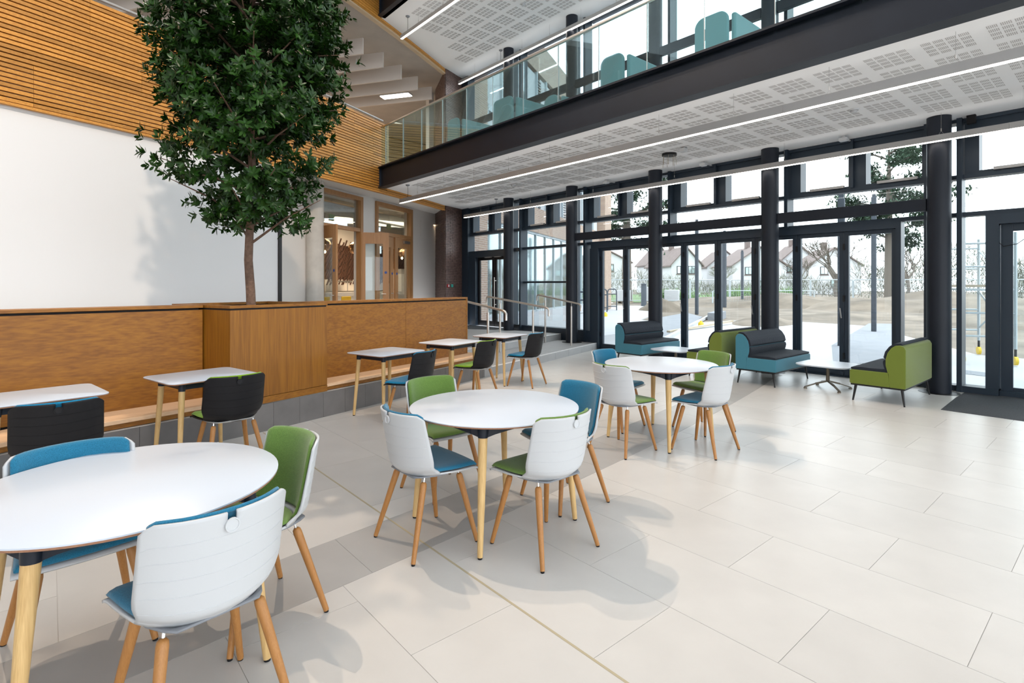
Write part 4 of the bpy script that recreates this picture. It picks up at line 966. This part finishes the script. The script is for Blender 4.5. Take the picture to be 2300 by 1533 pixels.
# booths on the mezzanine
def booth(lb, x, y, ln, wd_, hgt, grp=None):
    t = thing('felt_booth', lb, 'booth', (x,y,4.30), 0, grp)
    P_ = [(0,0),(ln,0)]+[(ln-.16+.16*math.cos(a),hgt-.16+.16*math.sin(a)) for a in [PI/2*i/6 for i in range(7)]]+[(.16-.16*math.sin(a),hgt-.16+.16*math.cos(a)) for a in [PI/2*i/6 for i in range(7)]]
    obj('side_panel', MB().profx(P_, 0, .07), m_booth, t, bevel=.02, smooth=40)
    obj('back_panel', MB().box(.08,wd_,-.09,-.01,0,hgt-.06), m_booth, t, bevel=.03, smooth=40); obj('seat', MB().box(.10,wd_,.0,ln-.05,.10,.45), m_booth, t, bevel=.03, smooth=40)
    obj('clip', MB().box(.06,.10,-.03,.0,hgt-.62,hgt-.52), m_black, t); obj('base_frame', MB().box(.02,wd_-.05,-.05,ln-.08,.0,.10), m_blackm, t)
booth('pale teal felt booth on the mezzanine, farthest left by the brick pier', 8.10, 11.62, .52, 1.35, 1.62)
booth('pale teal felt booth on the mezzanine, largest one left of centre', 8.10, 9.47, .72, 1.35, 1.62)
booth('low rounded teal felt seat on the mezzanine right of the large booth', 8.25, 8.15, .42, .9, 1.33)
booth('small teal felt seat behind the glass below the large booth', 7.3, 8.55, .40, .8, 1.02)
booth('pale teal felt booth on the mezzanine above the middle of the glazing', 8.10, 6.30, .55, 1.35, 1.58)
booth('pale teal felt booth on the mezzanine nearest the camera at top right', 8.10, 4.26, .58, 1.35, 1.58)

# ================================================================ OUTSIDE
struct('ground_earth', MB().box(10.16,160,-60,120,-.5,-.06), m_dirt)
struct('ground_paving', MB().prism([(10.16,-9),(15,-4),(15.6,2.4),(19.5,4.6),(23.5,6.6),(24.3,11.3),(19,12.2),(20,14.6),(26.5,18),(34,24),(31,28),(10.16,18)], -.3, -.02), m_pave)
struct('ground_terrace', MB().prism([(10.16,8.75),(12.5,9.1),(17,13.2),(16,18),(10.16,18)], -.3, .26), m_pave)
struct('ground_grey_path', MB().prism([(11.5,3.9),(13.0,3.2),(25.6,6.2),(25.0,7.2),(15.2,5.2)], -.018, -.012), m_asph)
struct('ground_grey_apron', MB().prism([(12.5,8.4),(24.0,13.9),(27,16.6),(21.5,14.8),(14,10.6)], -.018, -.010), m_asph)
tag(obj('kerb', MB().bar((12.2,8.3,.02),(24.0,13.6,.02),.12,.10), m_pave), 'low white kerb running away across the paving behind the left sofa', 'kerb')
struct('ground_grass', MB().prism([(40,30),(60,22),(90,36),(72,60),(46,46)], -.3, -.03), m_grass)
# brick wing with its glazed ground floor
Wd = Vector((.890,.456)); Wn = Vector((-.456,.890)); W0 = Vector((10.35,14.02))
t = thing('brick_wing', 'buff brick wing of the same building with tall glazing seen through the far windows', 'building', (W0.x,W0.y,0), math.atan2(Wd.y,Wd.x))
b = obj('wall', MB().box(0,1.1,0,.4,0,12).box(1.1,17.6,0,.4,3.75,4.8).box(1.1,17.6,0,.4,10.6,12).box(17.6,19.4,-.35,.4,0,12).box(0,19.4,.4,8,11.5,12), m_brick_o, t)
obj('dark_interior', MB().box(6.5,17.6,3.5,3.6,.0,10.6), m_render, t)
obj('floor_slab', MB().box(0,19,.45,8,3.9,4.2), m_conc, t)
obj('base_kerb', MB().box(1.1,17.6,-.05,.3,0,.40), m_pave, t)
for k in range(13):
    a = 1.1+k*1.25; f = obj('window_frame', MB().box(a,a+.07,.05,.2,.4,3.75).box(a,a+1.25,.05,.2,3.66,3.75).box(a,a+1.25,.05,.2,.40,.48), m_galv, t); obj('pane', MB().box(a+.07,a+1.25,.10,.11,.48,3.66), m_mirror, f)
    f = obj('upper_window', MB().box(a,a+.07,.0,.2,4.8,10.6).box(a,a+1.25,.0,.2,7.5,7.7), m_galv, t)
    if k%3 == 1:
        lv = MB(); [lv.box(a+.07,a+.55,.02,.10,4.85+j*.12,4.91+j*.12) for j in range(46)]; obj('louvre', lv, m_blackm, f); obj('pane', MB().box(a+.6,a+1.25,.10,.11,4.85,10.5), m_render, f)
    else: obj('pane', MB().box(a+.07,a+1.25,.10,.11,4.85,10.5), m_render, f)
# timber posts
for x_, y_, h_, w_, lb in ((25.86,15.30,4.9,.16,'tall dark timber post left of the middle column outside'),(35.8,19.05,5.24,.22,'tall dark timber post just right of a door stile'),(39.1,19.42,4.03,.17,'shorter thin dark post standing before the houses'),
        (15.23,4.99,3.74,.155,'dark paint-flecked post nearest the glass outside'),(20.78,5.84,4.47,.145,'second dark post along the grey path'),(25.81,6.54,3.27,.12,'third dark post along the grey path')):
    tt = thing('timber_post', lb, 'post', (x_,y_,-.03), .2); obj('shaft', MB().box(-w_/2,w_/2,-w_/2,w_/2,0,h_), m_timber_p, tt, bevel=.02)
    obj('cap', MB().box(-w_*.35,w_*.35,-w_*.35,w_*.35,h_,h_+.10), m_timber_p, tt)
tt = thing('bollard', 'short dark bollard outside behind the left sofa', 'bollard', (33.3,24.0,-.05)); obj('shaft', MB().lathe([(.20,0),(.20,1.55),(.16,1.6)],16), m_timber_p, tt, smooth=40); obj('cap', MB().lathe([(.21,1.6),(.21,1.66),(.05,1.70)],16), m_timber_p, tt)
for x_, y_, lb in ((26.2,21.2,'dark hooped cycle stand outside, right one'),(24.2,20.3,'dark hooped cycle stand outside, left one'),(15.0,13.4,'dark hooped cycle stand close outside the fixed window')):
    s_ = .17; tt = thing('cycle_stand', lb, 'cycle stand', (x_,y_,-.03), -.75)
    obj('hoop', MB().tube([(-s_*1.6,0,0),(-s_*1.6,0,1.1),(-s_*1.4,0,1.25),(-s_,0,1.3),(s_,0,1.3),(s_*1.4,0,1.25),(s_*1.6,0,1.1),(s_*1.6,0,0)],.035,8), m_timber_p, tt, smooth=60); obj('crossbar', MB().tube([(-s_*1.6,0,.25),(s_*1.6,0,.25)],.03,8).tube([(-s_*1.6,0,1.0),(s_*1.6,0,1.0)],.03,8), m_timber_p, tt)
tag(obj('timber_plank', MB().bar((15.2,10.0,.02),(20.5,10.6,.10),.12,.06), m_cut), 'pale timber plank lying on the paving behind the left sofa', 'plank')
for x_, y_, lb in ((18.2,10.6,'yellow plastic cap on the plank outside'),(20.5,17.0,'yellow plastic cap outside behind the handrail end')):
    tt = thing('yellow_marker', lb, 'cap', (x_,y_,0)); obj('cap', MB().lathe([(.10,0),(.10,.12),(.07,.17)],14), m_yellow, tt, smooth=40); obj('spigot', MB().lathe([(.04,.165),(.04,.21)],10), m_yellow, tt)
def mound(lb, x, y, rx, ry, hh, seed, rot=0, m_=None):
    rg = random.Random(seed); n = 26; mb = MB(); ph = [rg.uniform(0,6) for _ in range(8)]
    def fn(u, v):
        r = math.hypot(u, v); s_ = max(0,1-r)**.6 if r < 1 else 0
        nz = .18*math.sin(5*u+ph[0])*math.sin(4*v+ph[1])+.10*math.sin(11*u+ph[2]+2*v)+.08*math.sin(13*v+ph[3]-3*u)
        return (u*rx, v*ry, hh*s_*(1+nz)-.08)
    g_ = [-1+2*i/n for i in range(n+1)]; mb.grid(fn, g_, g_)
    o = obj('earth_mound', mb, m_ or m_dirt, smooth=180); o.location = (x,y,-.02); o.rotation_euler = (0,0,rot); tag(o, lb, 'mound')
mound('dark heap of earth outside behind the left column', 28.6,19.2,1.5,1.5,.85,1); mound('low dug-over heap of earth near the kerb outside', 22.4,10.2,3.0,1.3,.35,2,.3)
mound('long sandy earth bank across the site, left part', 42,18,9,5,.95,3,-1.0); mound('long sandy earth bank across the site, right part', 44,8.5,9,6,1.1,4,-1.1); mound('heap of earth behind the scaffold tower', 31,3.2,5,3.5,.5,5)
mound('low churned earth in front of the sandy bank', 30,9.5,6,3,.2,6,-.9)
tag(obj('concrete_channel', MB().bar((22.5,12.5,.1),(24.6,13.3,.1),.5,.35), m_asph), 'grey concrete channel block lying outside right of the post', 'block')
# pallets
for i, (x_, y_) in enumerate(((38.5,29.8),(40.6,28.2),(42.2,27.4))):
    tt = thing('wrapped_pallet', ('pale wrapped pallet of materials outside, left one','pale wrapped pallet of materials outside, middle one','pale wrapped pallet of materials outside, right one')[i], 'pallet', (x_,y_,-.05), .5)
    obj('load', MB().box(-.9,.9,-.6,.6,.15,1.15+.25*(i%2)), m_render, tt, bevel=.05); obj('pallet_base', MB().box(-1,1,-.65,-.4,0,.14).box(-1,1,.4,.65,0,.14), m_cut, tt)
# temporary fence panels
pp = None; fx = [(33.5,31.5),(36.2,29.5),(38.9,27.4),(41.6,25.2),(44.2,23.0),(46.6,20.8),(48.8,18.3),(51.0,15.8),(53.2,13.2),(55.4,10.6),(57.6,8.0),(59.8,5.4),(61.8,2.6)]
def fence(x, y, x2, y2, hgt, lb, grp):
    global pp
    a = math.atan2(y2-y, x2-x); L_ = math.hypot(x2-x,y2-y)-.08
    if pp is None:
        pp = thing('fence_panel', lb, 'fence', (x,y,-.03), a, grp)
        obj('frame', MB().tube([(0,0,0),(0,0,1.9),(.06,0,2),(3.28,0,2),(3.34,0,1.9),(3.34,0,0)],.045,6).tube([(0,0,.25),(3.34,0,.25)],.03,6), m_galv, pp)
        mb = MB(); [mb.bar((.05+.165*k,0,.25),(.05+.165*k,0,1.98),.006,.006) for k in range(20)]; [mb.bar((0,0,.45+.3*k),(3.34,0,.45+.3*k),.008,.008) for k in range(5)]
        tag(obj('wire_mesh', mb, m_galv, pp), kind='stuff'); obj('foot_block', MB().box(-.15,.15,-.35,.35,0,.12), m_conc, pp); o = pp
    else: o = dup(pp, (x,y,-.03), a, lb, grp)
    o.scale = (L_/3.34,1,hgt/2.0)
for k, (a, b_) in enumerate(zip(fx, fx[1:])): fence(*a, *b_, 2.0, 'galvanised mesh fence panel across the far side, '+['first','second','third','fourth','fifth','sixth','seventh','eighth','ninth','tenth','eleventh','twelfth'][k]+' from the left', 'far fence line')
fence(36.8,20.5,39.6,18.0,1.15,'low galvanised barrier standing on the earth before the houses, left one','low barriers'); fence(39.8,17.8,42.4,15.6,1.15,'low galvanised barrier standing on the earth before the houses, right one','low barriers')
# scaffold tower
tt = thing('scaffold_tower', 'aluminium mobile scaffold tower on yellow castors outside the narrow windows', 'scaffold', (14.6,2.35,-.02), .45)
for a, b_ in ((-.9,-.4),(.9,-.4),(-.9,.4),(.9,.4)):
    lg = obj('upright', MB().tube([(a,b_,.32),(a,b_,2.55)],.028,8), m_galv, tt); obj('caster', MB().lathe([(.085,-.025),(.085,.025)],16), m_yellow, lg).rotation_euler = (PI/2,0,0); lg.children[0].location = (a,b_,.10)
    obj('stem', MB().tube([(a,b_,.15),(a,b_,.34)],.022,8), m_blackm, lg)
for z in (.55,1.0,1.45,1.9,2.35):
    obj('rung', MB().tube([(-.9,-.4,z),(-.9,.4,z)],.02,6), m_galv, tt); obj('rung', MB().tube([(.9,-.4,z),(.9,.4,z)],.02,6), m_galv, tt)
for z0, z1 in ((.5,1.4),(1.4,.6),(1.5,2.3)): obj('brace', MB().tube([(-.9,-.4,z0),(.9,-.4,z1)],.018,6), m_galv, tt)
obj('deck', MB().box(-.9,.9,-.38,.38,1.50,1.55), m_cut, tt)
# houses
def house(lb, x, y, w, d, eave, ridge, rot, gable_front=True, chim=True):
    tt = thing('house', lb, 'house', (x,y,0), rot); hw_ = w/2
    obj('wall', MB().add([(-hw_,0,0),(hw_,0,0),(hw_,0,eave),(0,0,ridge),(-hw_,0,eave),(-hw_,d,0),(hw_,d,0),(hw_,d,eave),(0,d,ridge),(-hw_,d,eave)],[(0,1,2,3,4),(9,8,7,6,5),(0,5,6,1),(1,6,7,2),(0,4,9,5)]), m_render, tt)
    sl = math.atan2(ridge-eave, hw_); mb = MB(); k = .35
    for s_ in (-1,1):
        e = (s_*(hw_+k), eave-k*math.tan(sl)); 
        mb.add([(0,-.4,ridge+.05),(e[0],-.4,e[1]+.05),(e[0],d+.4,e[1]+.05),(0,d+.4,ridge+.05),(0,-.4,ridge+.28),(e[0],-.4,e[1]+.28),(e[0],d+.4,e[1]+.28),(0,d+.4,ridge+.28)],[(0,3,2,1),(4,5,6,7),(0,1,5,4),(1,2,6,5),(2,3,7,6),(3,0,4,7)])
    obj('roof', mb, m_rooft, tt)
    for wx, wz in ((-hw_*.4,eave-1.5),(hw_*.35,eave-1.5),(0,1.2)):
        f = obj('window', MB().box(wx-.6,wx+.6,-.06,.02,wz,wz+1.3), m_blackm, tt); obj('pane', MB().box(wx-.5,wx-.04,-.08,-.05,wz+.1,wz+1.2).box(wx+.04,wx+.5,-.08,-.05,wz+.1,wz+1.2), m_mirror, f); obj('sill', MB().box(wx-.7,wx+.7,-.12,.02,wz-.15,wz), m_rooft, f)
    if chim: obj('chimney', MB().box(-.4,.4,d*.5,d*.5+.8,ridge-.5,ridge+1.4), m_rooft, tt)
hr = math.radians
house('white rendered house with a grey roof, leftmost behind the pine', 72.5,61.5,11,9,5.4,8.2, hr(-38))
house('white gabled house left of the middle door stile', 88.4,59.7,5.6,6,5.4,8.4, hr(-35),chim=False)
house('white gabled house with one small window, centre left', 80.6,49.6,5.2,12,4.9,7.7, hr(-35))
house('white house with a low gable behind the bare bush', 101,53.5,7.4,7,5.1,8.1, hr(-40),chim=False)
house('white house with a broad grey roof, centre', 91.5,42.5,9,9,4.8,7.9, hr(-42))
house('white gabled house right of the middle column', 109,43.0,8,7,5.5,9.1, hr(-48))
house('white gabled house with a chimney, partly behind the bare tree', 99.5,33.6,8,9,4.8,7.6, hr(-52))
# vegetation outside
def bare_tree(lb, x, y, hgt, spread, seed, m_=None, fine=5):
    rg = random.Random(seed); tt = thing('bare_tree', lb, 'tree', (x,y,-.1)); mb = MB(); tw = MB()
    def grow(p, d, L_, r, lv):
        q = p+d*L_; mid = (p+q)/2+Vector((rg.gauss(0,1),rg.gauss(0,1),rg.gauss(0,1)))*L_*.06
        (mb if lv < 2 else tw).tube([p,mid,q],[r,r*.85,r*.65],5 if lv < 2 else 3, caps=False)
        if lv >= fine: return
        for k in range(3 if lv else 4):
            a = rg.uniform(0,2*PI); nd = (d+Vector((math.cos(a),math.sin(a),rg.uniform(-.1,.5)))*rg.uniform(.45,.85)*spread).normalized(); grow(p.lerp(q,rg.uniform(.6,1)), nd, L_*rg.uniform(.6,.8), r*.58, lv+1)
    grow(Vector((0,0,0)), Vector((0,0,1)), hgt*.28, hgt*.02, 0)
    obj('trunk', mb, m_ or m_twig, tt); tag(obj('twigs', tw, m_ or m_twig, tt), kind='stuff')
bare_tree('large bare tree seen between the door stiles on the right', 55.3,18.5,9.5,1.0,21); bare_tree('bare tree behind the brick wing, left', 37.3,40.5,10,1.0,22); bare_tree('bare tree at the far left beyond the wing', 42.4,42.7,9,1.0,23)
bare_tree('pale bare bush in front of the central houses', 70,37.4,7.0,1.3,24,m_scrub,6); bare_tree('bare tree behind the nearest fence, right of centre', 79,31,8,1.1,25); bare_tree('bare tree left of the pine at right', 60,14.2,8.5,1.1,26)
def scrub(lb, x, y, x2, y2, hgt, seed, m_=None, n=2600):
    rg = random.Random(seed); mb = MB(); L_ = math.hypot(x2-x,y2-y)
    for i in range(n):
        k = rg.random(); hh = hgt*(.75+.25*math.sin(k*9+seed)); z = rg.random()**.8*hh; px = x+(x2-x)*k+rg.gauss(0,.5); py = y+(y2-y)*k+rg.gauss(0,.5)
        d = Vector((rg.gauss(0,.5),rg.gauss(0,.5),rg.uniform(.2,1))).normalized()*rg.uniform(.6,1.3); w_ = Vector((rg.gauss(0,1),rg.gauss(0,1),0)).normalized()*.035
        mb.add([(px,py,z)-w_ if 0 else (px-w_.x,py-w_.y,z),(px+w_.x,py+w_.y,z),(px+d.x,py+d.y,z+d.z)],[(0,1,2)])
    tag(obj('scrub', mb, m_ or m_scrub), lb, 'hedge', kind='stuff')
scrub('winter hedge of bare scrub behind the far fence, left stretch', 34,44,58,38,3.2,1); scrub('winter hedge of bare scrub behind the far fence, middle stretch', 58,38,76,24,2.6,2)
scrub('tall winter scrub behind the sandy bank, right stretch', 66,20,86,8,6.0,3,None,5200); scrub('tall winter scrub at the right edge outside', 60,7,72,-4,6.4,4,None,4600)
m_lg = mat('bright_weeds', (.16,.28,.09), 1, noise=.3)
scrub('low bright green weeds before the fence, centre', 47,26,52,21,.7,5,m_lg,1500); scrub('low bright green weeds before the fence, left', 42,29.5,45,27,.6,6,m_lg,700)
def pine(lb, x, y, hgt, seed, tr=.35, boughs=None, lean=0):
    rg = random.Random(seed); tt = thing('pine_tree', lb, 'tree', (x,y,-.1)); mb = MB(); fo = MB()
    mb.tube([(0,0,0),(lean*.3,0,hgt*.4),(lean,lean*.2,hgt*.75),(lean*1.2,0,hgt)],[tr,tr*.8,tr*.5,tr*.15],8)
    for k in range(16):
        z = hgt*(.38+.6*k/16); a = k*2.4+rg.uniform(-.4,.4); R_ = hgt*.26*(1.1-.6*abs(k/16-.45)); p0 = Vector((lean*z/hgt,0,z)); p1 = p0+Vector((math.cos(a)*R_,math.sin(a)*R_,rg.uniform(-.2,.8)))
        mb.tube([p0,(p0+p1)/2+Vector((0,0,.3)),p1],[tr*.25,tr*.15,.04],5,caps=False)
        for c_ in range(5):
            cc = p0.lerp(p1, .45+.14*c_)+Vector((rg.gauss(0,.4),rg.gauss(0,.4),rg.gauss(.2,.25)))
            for j in range(150):
                o = Vector((rg.gauss(0,.42),rg.gauss(0,.42),rg.gauss(0,.2))); d = Vector((rg.gauss(0,1),rg.gauss(0,1),rg.gauss(.3,.6))).normalized()*.36; w_ = d.cross(Vector((0,0,1))).normalized()*.085; c3 = cc+o
                fo.add([c3-w_,c3+w_,c3+d],[(0,1,2)])
    obj('trunk', mb, m_twig, tt); tag(obj('needles', fo, m_pine, tt), kind='stuff')
pine('large dark pine seen left of the middle column outside', 38.6,29.6,13.5,31,.45); pine('tall pine seen above the door head at the right', 49.5,12.9,12.5,32,.35)
tag(obj('drain_cover', MB().prism([(12.0,1.75),(12.5,1.75),(12.6,2.15),(12.1,2.15)],-.018,-.014), m_asph), 'small dark drain cover in the paving outside the narrow window', 'drain cover')
